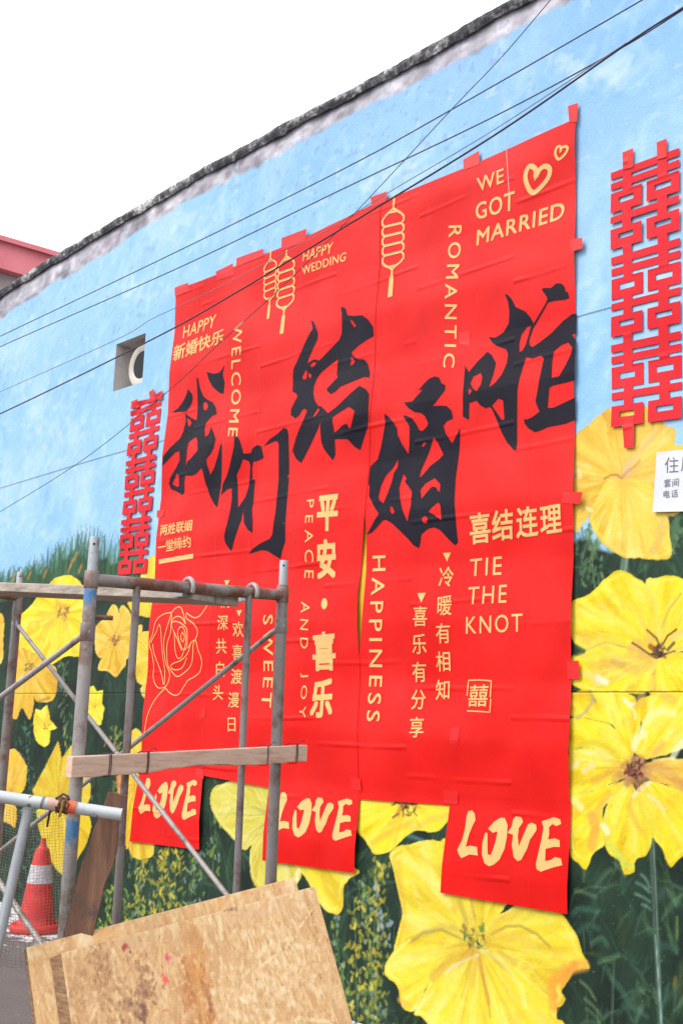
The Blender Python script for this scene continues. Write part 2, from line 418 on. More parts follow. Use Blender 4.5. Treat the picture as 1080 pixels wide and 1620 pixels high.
# foliage details that show between the flowers
stem((1030, 1330), (1045, 1640), .020, (92, 112, 96), (150, 178, 168)); stem((1036, 1480), (1046, 1640), .006, (150, 190, 186), (190, 215, 210))
stem((990, 868), (985, 905), .028, (128, 156, 136), (160, 184, 166)); stem((640, 1320), (668, 1330), .02, (70, 110, 112), (130, 160, 170))
stem((970, 1520), (966, 1640), .010, (70, 92, 76), (90, 116, 96))
Z3 = Zm(880, 1330, 5.4)
for pts, wp, cc, a in [([(160, 430), (230, 440), (330, 480)], 7, (100, 128, 88), .7), ([(330, 390), (400, 300), (460, 250)], 8, (84, 120, 90), .7), ([(130, 630), (200, 580), (340, 600)], 9, (62, 112, 92), .7),
        ([(190, 780), (280, 720), (350, 750)], 9, (70, 118, 98), .7), ([(300, 880), (380, 830), (430, 890)], 8, (84, 128, 98), .7), ([(360, 1040), (450, 1010), (530, 980)], 7, (106, 150, 112), .7),
        ([(200, 1200), (270, 1260), (330, 1360)], 5, (130, 156, 104), .7), ([(240, 1350), (320, 1420), (380, 1500)], 6, (116, 150, 98), .7), ([(260, 1440), (330, 1500), (370, 1560)], 6, (110, 140, 96), .6),
        ([(470, 1180), (540, 1260), (620, 1400)], 10, (76, 116, 98), .6), ([(520, 1480), (620, 1360), (740, 1250)], 8, (80, 118, 96), .5), ([(640, 1420), (700, 1450), (770, 1500)], 8, (100, 134, 112), .5),
        ([(680, 360), (740, 390), (790, 440)], 5, (122, 160, 138), .8), ([(720, 290), (760, 330), (790, 400)], 5, (122, 160, 138), .8), ([(670, 455), (730, 480), (790, 520)], 5, (122, 160, 138), .8), ([(730, 545), (770, 560), (800, 590)], 5, (110, 150, 130), .8),
        ([(870, 480), (930, 420), (1030, 540)], 12, (84, 112, 104), .5), ([(880, 900), (950, 900), (1020, 940)], 12, (66, 104, 96), .6), ([(1000, 380), (1040, 400), (1080, 410)], 6, (92, 124, 114), .6),
        ([(540, 620), (560, 760), (540, 880)], 12, (72, 84, 44), .35), ([(640, 680), (600, 800), (560, 900)], 10, (84, 92, 50), .35), ([(1025, 650), (1025, 840)], 3, (190, 180, 50), .7), ([(1010, 1180), (1000, 1240)], 7, (190, 140, 50), .6), ([(1060, 1080), (1050, 1380)], 12, (110, 104, 50), .4)]:
    T.stroke(W(Z3, catmull(pts, 4)), wp * .0026, cc, a, .8, .6)
for k in range(60):
    a = wall((rng.uniform(905, 1080), rng.uniform(1380, 1640))); T.stroke([a, (a[0] + .003, a[1] + .003)], rng.uniform(.002, .004), (140, 156, 150), rng.uniform(.2, .7), .6, 0)
for k in range(210):
    px, py = [(rng.uniform(905, 1085), rng.uniform(1370, 1640)), (rng.uniform(540, 640), rng.uniform(1330, 1640)), (rng.uniform(905, 1085), rng.uniform(815, 915)), (rng.uniform(190, 430), rng.uniform(1340, 1500))][rng.integers(4)]
    leafspray((px, py), rng.normal(1.57, .8, rng.integers(1, 3)), rng.uniform(18, 60), [(70, 116, 92), (92, 138, 104), (60, 98, 84), (110, 150, 104), (84, 124, 78), (46, 78, 70)][rng.integers(6)], rng.uniform(3, 7))
def budspike(x0, y0, x1, y1, spread, n, pal):
    stem((x0, y0), (x1, y1), .006, (90, 120, 80), (120, 150, 110))
    for k in range(n):
        t_ = rng.uniform(); px = x0 + (x1 - x0) * t_ + rng.normal(0, spread * (.4 + t_ * .6)); py = y0 + (y1 - y0) * t_
        an = rng.uniform(.6, 2.5); L = rng.uniform(3, 8); cc = pal[rng.integers(len(pal))]
        T.stroke([wall((px, py)), wall((px + L * math.cos(an), py - L * math.sin(an)))], [rng.uniform(.010, .020), rng.uniform(.006, .012)], cc, rng.uniform(.55, .95), .5, .3)
yb = [(214, 196, 64), (184, 168, 58), (226, 210, 90), (150, 146, 60), (112, 132, 70), (196, 170, 50)]
gbud = [(96, 132, 78), (120, 150, 70), (170, 176, 70), (74, 108, 70), (140, 160, 150)]
budspike(600, 1360, 580, 1640, 16, 150, yb); budspike(572, 1390, 600, 1640, 10, 70, gbud); budspike(592, 1400, 610, 1500, 8, 26, [(150, 168, 172), (170, 180, 170)])
budspike(262, 1345, 240, 1500, 14, 110, yb); budspike(310, 1350, 300, 1440, 12, 50, gbud); budspike(178, 1400, 165, 1480, 9, 45, [(180, 200, 70), (130, 160, 70), (90, 130, 70)])
budspike(345, 1250, 335, 1390, 8, 45, gbud); budspike(185, 1150, 190, 1320, 14, 90, gbud + [(200, 130, 60)]); budspike(100, 1050, 105, 1240, 9, 60, gbud); budspike(40, 1140, 60, 1420, 14, 90, [(50, 96, 80), (70, 124, 96), (100, 150, 120)])
budspike(530, 1440, 545, 1640, 10, 60, gbud); budspike(280, 1345, 272, 1460, 12, 80, yb); budspike(228, 1360, 205, 1480, 12, 70, yb); budspike(560, 1420, 566, 1640, 12, 70, yb); budspike(215, 1340, 215, 1500, 10, 50, gbud); budspike(930, 830, 940, 930, 14, 50, [(110, 138, 96), (84, 118, 82)]); budspike(1070, 810, 1060, 880, 10, 40, [(104, 134, 92), (84, 118, 82)])

YEL = [(246, 226, 66), (250, 234, 92), (240, 212, 50), (252, 222, 40), (236, 222, 110)]
WRM = [(250, 210, 88), (252, 218, 100), (246, 200, 76), (248, 222, 120), (240, 190, 90)]
BRT = [(252, 232, 48), (254, 238, 84), (248, 218, 40), (246, 230, 120), (244, 212, 70)]
PAL = [(226, 214, 92), (236, 226, 124), (206, 196, 80), (190, 190, 84), (240, 232, 150)]
ORG = [(240, 196, 66), (246, 206, 76), (228, 172, 60), (250, 216, 70), (236, 182, 84)]
DRK = [(74, 48, 44), (104, 66, 50), (60, 40, 44), (130, 70, 60)]
# flower behind the paper notice
Z1 = Zm(900, 600, 5.4); cen = W(Z1, [(445, 850)])[0]; L = 1; LABN[L] = 'large warm yellow painted flower behind the paper notice'
petal(W(Z1, [(640, 235), (800, 380), (905, 430), (905, 540), (980, 560), (1200, 560), (1150, 700), (760, 720), (450, 870), (520, 720)]), cen, WRM, L, 70, .022, (236, 180, 120))
petal(W(Z1, [(40, 520), (160, 400), (350, 250), (640, 235), (720, 330), (700, 480), (520, 720), (440, 850), (300, 850), (40, 830)]), cen, WRM, L, 90, .022, (240, 190, 100))
petal(W(Z1, [(450, 870), (760, 720), (1150, 700), (1200, 900), (1000, 1100), (840, 1170), (700, 1000)]), cen, WRM + [(248, 190, 110)], L, 60, .02, (242, 186, 110))
petal(W(Z1, [(30, 830), (300, 850), (440, 860), (330, 1000), (190, 1120), (140, 1210), (30, 1290)]), cen, WRM + YEL[:1], L, 50, .018, (232, 200, 90))
petal(W(Z1, [(440, 850), (700, 900), (830, 1160), (860, 1350), (870, 1490), (800, 1540), (580, 1530), (440, 1510), (280, 1390), (180, 1240), (190, 1120), (300, 900)]), cen, [(250, 216, 84), (248, 222, 100), (244, 208, 74), (240, 216, 110)], L, 110, .02, (236, 196, 80), (252, 226, 90))
lines(Z1, [([(300, 850), (350, 820), (400, 815), (450, 845)], 3.2, (190, 128, 62), .8), ([(450, 845), (490, 790), (560, 740), (600, 700)], 4.5, (214, 150, 92), .7), ([(480, 760), (530, 700), (640, 560), (740, 440)], 9, (244, 206, 170), .5),
    ([(700, 1480), (760, 1380), (820, 1270)], 9, (244, 178, 104), .6), ([(740, 1330), (800, 1200)], 8, (244, 184, 110), .5), ([(240, 1180), (290, 1240)], 7, (222, 206, 90), .6), ([(500, 1010), (530, 1070)], 5, (216, 212, 90), .5), ([(600, 780), (650, 800)], 6, (222, 206, 90), .5),
    ([(80, 780), (90, 830)], 6, (252, 232, 200), .8), ([(150, 1100), (190, 1125)], 4, (252, 246, 220), .8), ([(480, 770), (540, 690)], 5, (240, 190, 160), .6)], L)
# flower right of the banner, middle
Z2 = Zm(880, 880, 5.4); cen = W(Z2, [(870, 830)])[0]; L = 2; LABN[L] = 'bright yellow painted flower with dark stamens at the wall groove'
petal(W(Z2, [(760, 240), (850, 190), (990, 160), (1090, 190), (1400, 300), (1500, 700), (1100, 800), (880, 790)]), cen, BRT + [(244, 228, 120)], L, 110, .02, (240, 206, 90), (250, 236, 110))
petal(W(Z2, [(110, 400), (270, 320), (400, 200), (500, 130), (580, 130), (680, 190), (760, 240), (850, 420), (880, 700), (860, 820), (640, 800), (420, 740), (250, 800), (200, 800), (110, 660)]), cen, BRT, L, 170, .024, (236, 206, 60), (252, 240, 90))
petal(W(Z2, [(880, 860), (1080, 830), (1450, 850), (1400, 1100), (1100, 1200), (800, 1170), (830, 1000)]), cen, BRT, L, 80, .02, (244, 206, 50))
petal(W(Z2, [(110, 880), (250, 800), (420, 740), (640, 800), (860, 860), (820, 1000), (790, 1160), (400, 1160), (250, 1140), (110, 1060)]), cen, BRT + [(236, 220, 120)], L, 110, .02, (228, 180, 90), (250, 236, 120))
lines(Z2, [([(760, 260), (840, 420), (870, 650)], 10, (238, 218, 100), .6), ([(1060, 320), (960, 450), (900, 600)], 3, (206, 170, 90), .7), ([(260, 800), (420, 735), (640, 790), (780, 840)], 4, (216, 190, 80), .7),
    ([(300, 940), (420, 920), (560, 930), (680, 980), (800, 920)], 11, (226, 176, 100), .55), ([(480, 900), (560, 930)], 8, (214, 160, 92), .6), ([(230, 690), (260, 720)], 9, (232, 190, 90), .6), ([(170, 650), (330, 690)], 7, (232, 196, 80), .5),
    ([(350, 1040), (420, 1080)], 9, (252, 246, 236), .9), ([(240, 1000), (300, 1030), (350, 1090)], 10, (240, 214, 170), .6), ([(640, 790), (690, 740), (720, 800)], 11, (240, 178, 104), .7), ([(760, 720), (830, 700)], 9, (236, 184, 110), .6),
    ([(980, 700), (1080, 640), (1200, 600)], 8, (244, 196, 130), .6), ([(830, 990), (800, 1130)], 8, (236, 190, 100), .5), ([(770, 630), (850, 700), (885, 780)], 2.6, DRK[1], .95), ([(645, 740), (710, 780), (780, 830), (850, 870)], 2.8, DRK[1], .95), ([(1020, 625), (945, 680), (900, 760)], 2.6, DRK[1], .95),
    ([(1000, 740), (945, 800)], 4, DRK[1], .85), ([(1010, 810), (920, 835)], 2, DRK[1], .9), ([(800, 770), (840, 800)], 7, (120, 50, 44), .8), ([(160, 770), (230, 810), (165, 835)], 6, (52, 74, 56), .9)], L)
blob(Z2, 880, 810, 55, 40, DRK + [(150, 110, 70)], L, 3)
# flower right of the banner, lower
Z4 = Zm(880, 1090, 5.225); cen = W(Z4, [(650, 660)])[0]; L = 3; LABN[L] = 'ragged yellow painted flower with brown centre right of the LOVE sheet'
petal(W(Z4, [(660, 120), (850, 25), (1045, 22), (1300, 200), (1200, 420), (800, 570), (700, 570), (640, 490), (700, 300)]), cen, BRT + [(248, 240, 170), (244, 236, 150)], L, 110, .02, (236, 190, 80))
petal(W(Z4, [(110, 30), (560, 25), (660, 120), (700, 260), (640, 500), (600, 560), (450, 300), (110, 210)]), cen, BRT + [(252, 230, 110)], L, 100, .02, (240, 196, 60))
petal(W(Z4, [(100, 250), (300, 255), (450, 300), (560, 420), (620, 600), (560, 640), (420, 540), (200, 480), (100, 530)]), cen, BRT + [(252, 206, 60)], L, 90, .02, (232, 180, 50))
petal(W(Z4, [(700, 640), (900, 570), (1045, 580), (1300, 650), (1250, 900), (1045, 860), (900, 800), (760, 750)]), cen, ORG + [(222, 170, 100)], L, 60, .018, (210, 156, 90))
petal(W(Z4, [(100, 530), (250, 490), (420, 520), (540, 620), (580, 700), (440, 790), (250, 860), (100, 920)]), cen, BRT + [(250, 226, 150), (246, 190, 90)], L, 100, .018, (216, 160, 90))
petal(W(Z4, [(640, 850), (760, 760), (900, 800), (1045, 850), (1250, 900), (1150, 1300), (1030, 1380), (940, 1470), (870, 1330), (790, 1220), (700, 1010)]), cen, BRT, L, 120, .02, (248, 200, 60), (250, 236, 90))
petal(W(Z4, [(100, 920), (250, 860), (440, 790), (590, 760), (560, 850), (400, 950), (380, 1100), (390, 1290), (300, 1370), (240, 1490), (180, 1430), (100, 1340)]), cen, BRT + [(246, 176, 76)], L, 100, .018, (236, 170, 70), (250, 240, 130))
petal(W(Z4, [(590, 760), (640, 830), (700, 1000), (790, 1200), (740, 1360), (650, 1420), (640, 1500), (560, 1530), (520, 1430), (430, 1350), (385, 1200), (400, 980), (500, 850)]), cen, BRT + [(226, 230, 90), (240, 240, 130)], L, 120, .02, (240, 184, 60), (216, 226, 100))
lines(Z4, [([(290, 1050), (320, 1150), (290, 1300)], 13, (240, 160, 76), .7), ([(320, 1060), (370, 960), (430, 860)], 9, (236, 170, 80), .5), ([(640, 120), (600, 130), (550, 80)], 5, (254, 248, 220), .8), ([(570, 100), (640, 180), (650, 240)], 5, (252, 244, 200), .7),
    ([(700, 330), (760, 240), (850, 185), (960, 200)], 9, (248, 246, 170), .8), ([(640, 480), (660, 400), (720, 370)], 9, (250, 246, 200), .9), ([(960, 560), (1000, 480), (1045, 440)], 8, (250, 246, 210), .8), ([(810, 530), (870, 450)], 8, (244, 184, 100), .8), ([(800, 590), (900, 580), (960, 570)], 4, (248, 240, 150), .7),
    ([(160, 480), (300, 440), (430, 490), (500, 560)], 8, (214, 196, 60), .6), ([(220, 680), (300, 630)], 8, (250, 226, 180), .8), ([(130, 640), (170, 620)], 8, (252, 236, 190), .8), ([(240, 520), (350, 510), (430, 560)], 6, (250, 232, 160), .6), ([(300, 760), (430, 690), (510, 690)], 9, (222, 160, 80), .55),
    ([(630, 885), (700, 820), (770, 770)], 5, (252, 236, 200), .9), ([(760, 880), (820, 930), (890, 1000)], 4.5, (246, 226, 170), .8), ([(820, 640), (930, 700), (1040, 800)], 14, (216, 160, 90), .6), ([(600, 960), (640, 1080), (700, 1180)], 8, (238, 180, 80), .6), ([(380, 1130), (420, 1180)], 8, (252, 250, 220), .9),
    ([(150, 930), (200, 980)], 10, (248, 244, 170), .8), ([(450, 1300), (530, 1400), (600, 1470)], 10, (206, 220, 96), .7), ([(700, 60), (680, 110)], 12, (226, 180, 90), .7), ([(880, 60), (960, 90)], 12, (232, 186, 90), .6), ([(170, 240), (240, 190), (300, 90)], 5, (190, 170, 140), .7), ([(270, 20), (320, 100)], 5, (170, 150, 130), .7)], L)
blob(Z4, 640, 680, 120, 40, [(196, 146, 92), (206, 150, 100), (180, 126, 80)], L, 9, .7); blob(Z4, 650, 665, 75, 60, DRK + [(150, 60, 60), (170, 130, 90)], L, 2.6, 1)
# big flower under the right LOVE sheet
Z5 = Zm(590, 1300, 3.0857); cen = W(Z5, [(505, 590)])[0]; L = 4; LABN[L] = 'very large pale yellow painted flower below the right LOVE sheet'
petal(W(Z5, [(330, 95), (480, 150), (700, 300), (640, 420), (520, 570), (480, 400)]), cen, YEL + PAL[:1], L, 60, .02, (200, 160, 70))
petal(W(Z5, [(80, 150), (180, 105), (330, 95), (420, 200), (480, 380), (500, 570), (430, 580), (250, 540), (190, 580), (100, 640), (140, 450), (120, 350), (100, 250)]), cen, YEL + [(244, 236, 120)], L, 130, .024, (222, 190, 70), (230, 190, 60))
petal(W(Z5, [(510, 590), (560, 500), (640, 440), (760, 400), (900, 440), (980, 540), (1020, 640), (1055, 715), (980, 735), (920, 820), (935, 870), (890, 900), (780, 800), (640, 680)]), cen, YEL + [(240, 228, 120)], L, 140, .024, (214, 176, 64), (248, 236, 110))
petal(W(Z5, [(100, 630), (190, 560), (330, 530), (430, 560), (510, 610), (380, 740), (280, 780), (230, 880), (190, 930), (140, 900), (115, 800), (60, 750), (60, 700)]), cen, YEL, L, 120, .024, (216, 176, 60), (250, 240, 130))
petal(W(Z5, [(500, 620), (640, 660), (780, 800), (890, 890), (900, 960), (930, 987), (960, 1100), (700, 1250), (400, 1200), (265, 980), (200, 940), (230, 880), (290, 760), (400, 690)]), cen, YEL + [(250, 226, 60)], L, 200, .026, (206, 164, 60), (248, 236, 110))
lines(Z5, [([(190, 580), (240, 545), (330, 525), (430, 570)], 5, (176, 150, 80), .7), ([(250, 540), (330, 510), (400, 520)], 8, (206, 180, 90), .5), ([(120, 200), (140, 330), (150, 440)], 10, (232, 190, 70), .6), ([(200, 150), (300, 220), (360, 300)], 8, (228, 196, 80), .5), ([(160, 180), (260, 270), (370, 400)], 13, (248, 240, 140), .6),
    ([(580, 550), (650, 510), (720, 510), (800, 550), (860, 610)], 4, (180, 150, 70), .75), ([(570, 530), (640, 470), (720, 440)], 10, (230, 196, 70), .6), ([(600, 560), (700, 560), (760, 590)], 14, (240, 196, 70), .5), ([(520, 620), (620, 680), (720, 800), (740, 900)], 8, (246, 240, 150), .6), ([(510, 650), (430, 680), (350, 740)], 4, (240, 226, 190), .8),
    ([(480, 640), (380, 670), (290, 760)], 12, (214, 164, 60), .6), ([(520, 680), (540, 780), (560, 880)], 8, (224, 164, 60), .6), ([(500, 690), (480, 800)], 8, (226, 180, 80), .5), ([(530, 740), (560, 850), (570, 950)], 4, (190, 156, 70), .6), ([(620, 640), (690, 690)], 9, (206, 176, 90), .5), ([(420, 390), (450, 480), (450, 540)], 9, (196, 160, 80), .6), ([(480, 380), (490, 470)], 7, (214, 170, 90), .6),
    ([(1030, 700), (940, 720), (870, 790), (880, 900)], 14, (240, 168, 64), .85), ([(980, 700), (920, 780)], 10, (236, 154, 60), .7), ([(130, 870), (180, 900)], 9, (240, 180, 70), .7), ([(210, 920), (290, 830)], 7, (246, 236, 170), .6), ([(270, 940), (400, 720)], 7, (244, 232, 130), .4), ([(440, 510), (470, 560)], 6, (140, 116, 70), .8)], L)
blob(Z5, 500, 560, 60, 34, [(96, 120, 50), (70, 130, 60), (160, 150, 60), (110, 90, 60), (220, 200, 80)], L, 4, .9)
# flower peeping out between the LOVE sheets
Z6 = Zm(320, 1220, 2.571); cen = W(Z6, [(820, 120)])[0]; L = 5; LABN[L] = 'yellow painted flower peeping out between two LOVE sheets'
petal(W(Z6, [(560, 40), (760, 30), (900, 60), (1060, 100), (1000, 200), (940, 250), (850, 245), (760, 330), (700, 335), (660, 280), (620, 220)]), cen, BRT + [(240, 180, 70)], L, 110, .022, (190, 130, 60), (250, 236, 90))
lines(Z6, [([(850, 240), (920, 200), (990, 180)], 8, (236, 196, 90), .6), ([(690, 290), (760, 250), (850, 210)], 9, (236, 176, 70), .5)], L); blob(Z6, 825, 140, 45, 40, DRK + [(170, 110, 60)], L, 3.4, .9)
# pale flower left of the middle LOVE sheet
cen = W(Z6, [(290, 170)])[0]; L = 6; LABN[L] = 'pale green-yellow painted flower left of the middle LOVE sheet'
petal(W(Z6, [(270, 60), (420, 100), (480, 250), (420, 380), (280, 200)]), cen, PAL, L, 40, .018)
petal(W(Z6, [(200, 300), (285, 180), (400, 300), (380, 470), (230, 475), (195, 400)]), cen, PAL, L, 70, .018, (170, 176, 80), (246, 240, 160))
petal(W(Z6, [(30, 110), (80, 50), (270, 40), (300, 170), (200, 300), (165, 318), (120, 270), (60, 200)]), cen, PAL, L, 110, .018, (180, 176, 76), (248, 242, 150))
petal(W(Z6, [(370, 380), (470, 360), (640, 400), (580, 460), (570, 560), (540, 582), (480, 540), (420, 430)]), cen, YEL, L, 60, .02, None, (250, 240, 120))
lines(Z6, [([(285, 180), (240, 130), (215, 70)], 2, (246, 240, 160), .8), ([(280, 175), (200, 180), (120, 170)], 2, (170, 170, 80), .6), ([(275, 200), (200, 250), (170, 300)], 2, (170, 170, 80), .6), ([(390, 400), (385, 440)], 7, (250, 246, 220), .8)], L)
# the flowers behind the scaffold
Z7 = Zm(0, 840, 4.32); Z8 = Zm(0, 1080, 4.32)
L = 7; LABN[L] = 'large deep yellow painted flower behind the scaffold plank'; cen = W(Z7, [(435, 560)])[0]
petal(W(Z7, [(340, 370), (420, 310), (500, 310), (560, 370), (600, 480), (560, 600), (435, 560)]), cen, BRT, L, 50, .018, (226, 170, 90))
petal(W(Z7, [(100, 640), (220, 500), (340, 360), (440, 550), (330, 900), (240, 840), (110, 840)]), cen, BRT + ORG, L, 90, .02, (240, 190, 80))
petal(W(Z7, [(440, 550), (590, 500), (640, 700), (570, 850), (460, 860), (400, 890), (330, 900), (360, 700)]), cen, BRT, L, 90, .02, (240, 180, 70), (252, 238, 100))
lines(Z7, [([(300, 660), (360, 620)], 12, (244, 186, 80), .7), ([(390, 500), (480, 520)], 10, (232, 170, 70), .7), ([(300, 820), (340, 780)], 10, (246, 180, 80), .6)], L); blob(Z7, 435, 560, 45, 22, [(150, 100, 60), (110, 76, 60), (190, 140, 80)], L, 5)
L = 8; LABN[L] = 'orange-yellow painted flower crossed by a scaffold brace'; cen = W(Z7, [(200, 930)])[0]
petal(W(Z7, [(100, 860), (160, 800), (330, 900), (390, 950), (385, 1110), (340, 1170), (270, 1170), (230, 1130), (205, 940)]), cen, ORG, L, 80, .018, (226, 160, 70))
petal(W(Z7, [(100, 860), (205, 930), (235, 1120), (215, 1270), (190, 1270), (150, 1210), (110, 1290), (65, 1230), (80, 1090)]), cen, ORG + WRM[:1], L, 80, .018, (232, 170, 70))
lines(Z7, [([(270, 1165), (340, 1140)], 7, (160, 110, 60), .6)], L); blob(Z7, 200, 930, 35, 18, [(120, 120, 60), (150, 110, 60), (90, 90, 50)], L, 4)
L = 9; LABN[L] = 'five-petalled golden painted flower between scaffold posts'; cen = W(Z7, [(785, 740)])[0]
for pp in ([(720, 620), (770, 500), (815, 560), (800, 720), (770, 730)], [(815, 560), (840, 505), (895, 570), (900, 680), (800, 740)], [(790, 740), (905, 670), (970, 640), (960, 720), (890, 850), (830, 900), (800, 790)],
           [(660, 650), (725, 610), (785, 740), (740, 830), (690, 870), (655, 830), (650, 740)], [(700, 870), (785, 780), (850, 850), (860, 910), (840, 940), (790, 1000), (740, 960), (670, 950)]):
    petal(W(Z7, pp), cen, ORG + WRM, L, 40, .014, (190, 130, 70), (248, 226, 130), .006)
blob(Z7, 785, 740, 35, 26, [(140, 84, 50), (110, 66, 44), (180, 120, 70)], L, 4)
L = 10; LABN[L] = 'small lemon yellow painted blossom left of the scaffold post'; cen = W(Z8, [(308, 292)])[0]
petal(W(Z8, [(245, 180), (280, 190), (325, 150), (345, 250), (395, 310), (345, 330), (345, 400), (305, 440), (245, 390), (230, 280)]), cen, [(244, 232, 62), (248, 240, 100), (230, 214, 50)], L, 60, .012, (220, 180, 50), None, .006, 2)
blob(Z8, 310, 292, 26, 14, [(214, 110, 50), (180, 90, 50), (150, 110, 50)], L, 3)
L = 11; LABN[L] = 'small yellow painted blossom between the scaffold post and inner bar'; cen = W(Z8, [(650, 170)])[0]
petal(W(Z8, [(590, 60), (640, 20), (665, 60), (705, 50), (700, 140), (715, 165), (690, 290), (640, 270), (590, 200)]), cen, [(244, 232, 62), (248, 240, 100), (230, 204, 50)], L, 60, .012, (224, 160, 50), None, .006, 2)
L = 12; LABN[L] = 'orange-yellow painted tulip at the left edge'; cen = W(Z8, [(80, 740)])[0]
petal(W(Z8, [(30, 480), (110, 455), (180, 560), (185, 640), (150, 750), (5, 750), (15, 600)]), cen, ORG, L, 70, .016, (206, 150, 60)); petal(W(Z8, [(-90, 820), (100, 830), (105, 985), (60, 960), (-90, 900)]), cen, ORG, L, 40, .016)
L = 13; LABN[L] = 'spiky yellow painted petals behind the scaffold post'; cen = W(Z8, [(400, 800)])[0]
petal(W(Z8, [(235, 770), (250, 690), (310, 580), (400, 400), (425, 520), (490, 425), (560, 560), (620, 700), (600, 830), (480, 800)]), cen, [(226, 198, 52), (236, 212, 64), (206, 176, 50), (240, 220, 90)], L, 90, .016, (190, 160, 50), None, .006, 2)
petal(W(Z8, [(250, 880), (330, 860), (610, 900), (600, 1080), (540, 1190), (460, 1320), (380, 1270), (330, 1160), (290, 1080)]), cen, [(232, 200, 44), (240, 212, 56), (216, 180, 40)], L, 90, .016, (200, 160, 44), None, .006, 2)
L = 14; LABN[L] = 'narrow yellow painted petals along the left edge of the banner'; cen = W(Z8, [(920, 700)])[0]
petal(W(Z8, [(905, 330), (985, 365), (1050, 420), (1000, 900), (900, 1080), (860, 1115), (870, 700)]), cen, [(238, 200, 56), (244, 214, 80), (226, 180, 50)], L, 60, .016, (220, 170, 60)); petal(W(Z8, [(885, 1060), (1040, 1080), (1040, 1190), (910, 1195)]), cen, [(232, 200, 60), (238, 212, 84)], L, 24, .014)
petal(W(Z8, [(800, 640), (850, 600), (840, 760), (805, 750)]), cen, [(226, 150, 90), (240, 190, 130)], L, 14, .01)
L = 15; LABN[L] = 'pale yellow painted petals beside the rose drawing'; cen = W(Z7, [(1060, 860)])[0]
petal(W(Z7, [(945, 720), (1060, 700), (1100, 900), (1060, 1090), (990, 1060), (930, 1000)]), cen, [(240, 212, 74), (246, 226, 100), (232, 200, 70)], L, 50, .016); petal(W(Z7, [(880, 480), (1100, 440), (1100, 590), (970, 585), (910, 560)]), cen, [(244, 222, 70), (250, 232, 110)], L, 30, .016)
petal(W(Z7, [(960, 330), (1000, 200), (1090, 170), (1100, 360), (1000, 400)]), cen, [(248, 226, 80), (250, 234, 120)], L, 30, .016); petal(W(Z7, [(960, 1080), (1000, 1050), (1010, 1160), (985, 1140)]), cen, [(240, 212, 110)], L, 10, .012)
L = 16; LABN[L] = 'yellow painted petals cut by the left edge of the picture'; cen = W(Z7, [(-40, 700)])[0]
petal(W(Z7, [(-120, 560), (0, 555), (30, 610), (25, 760), (10, 900), (-120, 960)]), cen, ORG, L, 40, .016)
# a few more beyond the picture, left and right
for k, (s0, z0, r) in enumerate([(-1.7, 1.3, .42), (-.7, .9, .36), (-1.1, 2.1, .4), (.5, 1.6, .42), (1.8, 1.1, .4), (-11.2, 1.3, .3), (-12.4, .9, .3), (-13.5, 1.4, .3)]):
    L = 17 + k; LABN[L] = None
    for j in range(6):
        a0 = j * 1.047 + rng.uniform(-.2, .2); pts = [(s0 + r * q * math.cos(a0 + dq), z0 + r * q * math.sin(a0 + dq)) for q, dq in ((.08, 0), (.6, -.45), (.95, -.3), (1.05, .05), (.9, .35), (.55, .45))]
        petal(pts, (s0, z0), BRT, L, 24, .025, (230, 180, 70))
# thin crack lines / groove
T.c[gr] += (np.array((58, 56, 44.)) - T.c[gr]) * .75
dirt = fbm(XX * 30, YY * 30, 61, 3); T.c *= (1 + (dirt - .5) * .05)[..., None]

# ---- wall object
wall_o = empty('painted_wall', (-5, 0, 0), 'long plaster wall painted with blue sky and giant yellow flowers', 'wall')
nr, nc = len(ZR), len(S)
P3 = np.zeros((nr, nc, 3)); P3[..., 0] = XX
hi = YY > 4.9; P3[..., 2] = np.where(hi, 4.9 + (ztop(XX) - .06 - 4.9) * (YY - 4.9) / (5.86 - 4.9), YY)
P3[..., 1] = (fbm(XX * 1.1, YY * 1.1, 71, 3) - .5) * .004; P3[gr, :, 1] += .006
NI = [wall((183, 547)), wall((231, 526)), wall((225, 606)), wall((180, 620))]
ns0, ns1 = (NI[0][0] + NI[3][0]) / 2, (NI[1][0] + NI[2][0]) / 2; nz0, nz1 = (NI[2][1] + NI[3][1]) / 2, (NI[0][1] + NI[1][1]) / 2
i0, i1 = np.searchsorted(S, [ns0, ns1]); j0, j1 = np.searchsorted(ZR, [nz0, nz1])
ns0, ns1, nz0, nz1 = S[i0], S[i1], ZR[j0], ZR[j1]
P3[j0:j1 + 1, i0:i1 + 1, 1] = 0
fl = T.lab[:-1, :-1].copy(); fl[j0:j1, i0:i1] = -1
MAT_PAINT = paint_mat('mural_paint', .55, .4, 60, None, .13)
parts = grid_objects(lambda l: 'plaster_face' if l == 0 else 'painted_flower', P3.reshape(-1, 3), fl, T.colors().reshape(-1, 3), MAT_PAINT, lambda l: wall_o, (nr, nc))
for l, o in parts.items():
    if l in LABN and LABN[l]: o['label'] = LABN[l]
MAT_CONC = noisy('grey_plaster', [(0.3, rgb(120, 116, 118)), (0.55, rgb(160, 156, 158)), (0.75, rgb(186, 182, 180))], 6, 6, .85, 0, .5, .006)
MAT_BACK = noisy('raw_wall', [(0.3, rgb(120, 110, 105)), (0.7, rgb(170, 160, 150))], 3, 5, .9)
# body of the wall behind the painted face, open at the niche
mb = MB()
def slab(x0, x1, z0, z1, y0=.012, y1=.30): mb.box(((x0 + x1) / 2, (y0 + y1) / 2, (z0 + z1) / 2), ((x1 - x0) / 2, 0, 0), (0, (y1 - y0) / 2, 0), (0, 0, (z1 - z0) / 2))
slab(-15, ns0 - .001, -.6, 5.4); slab(ns1 + .001, 3.0, -.6, 5.4); slab(ns0 - .001, ns1 + .001, -.6, nz0 - .001); slab(ns0 - .001, ns1 + .001, nz1 + .001, 5.4)
mb.build('wall_body', MAT_BACK, wall_o)
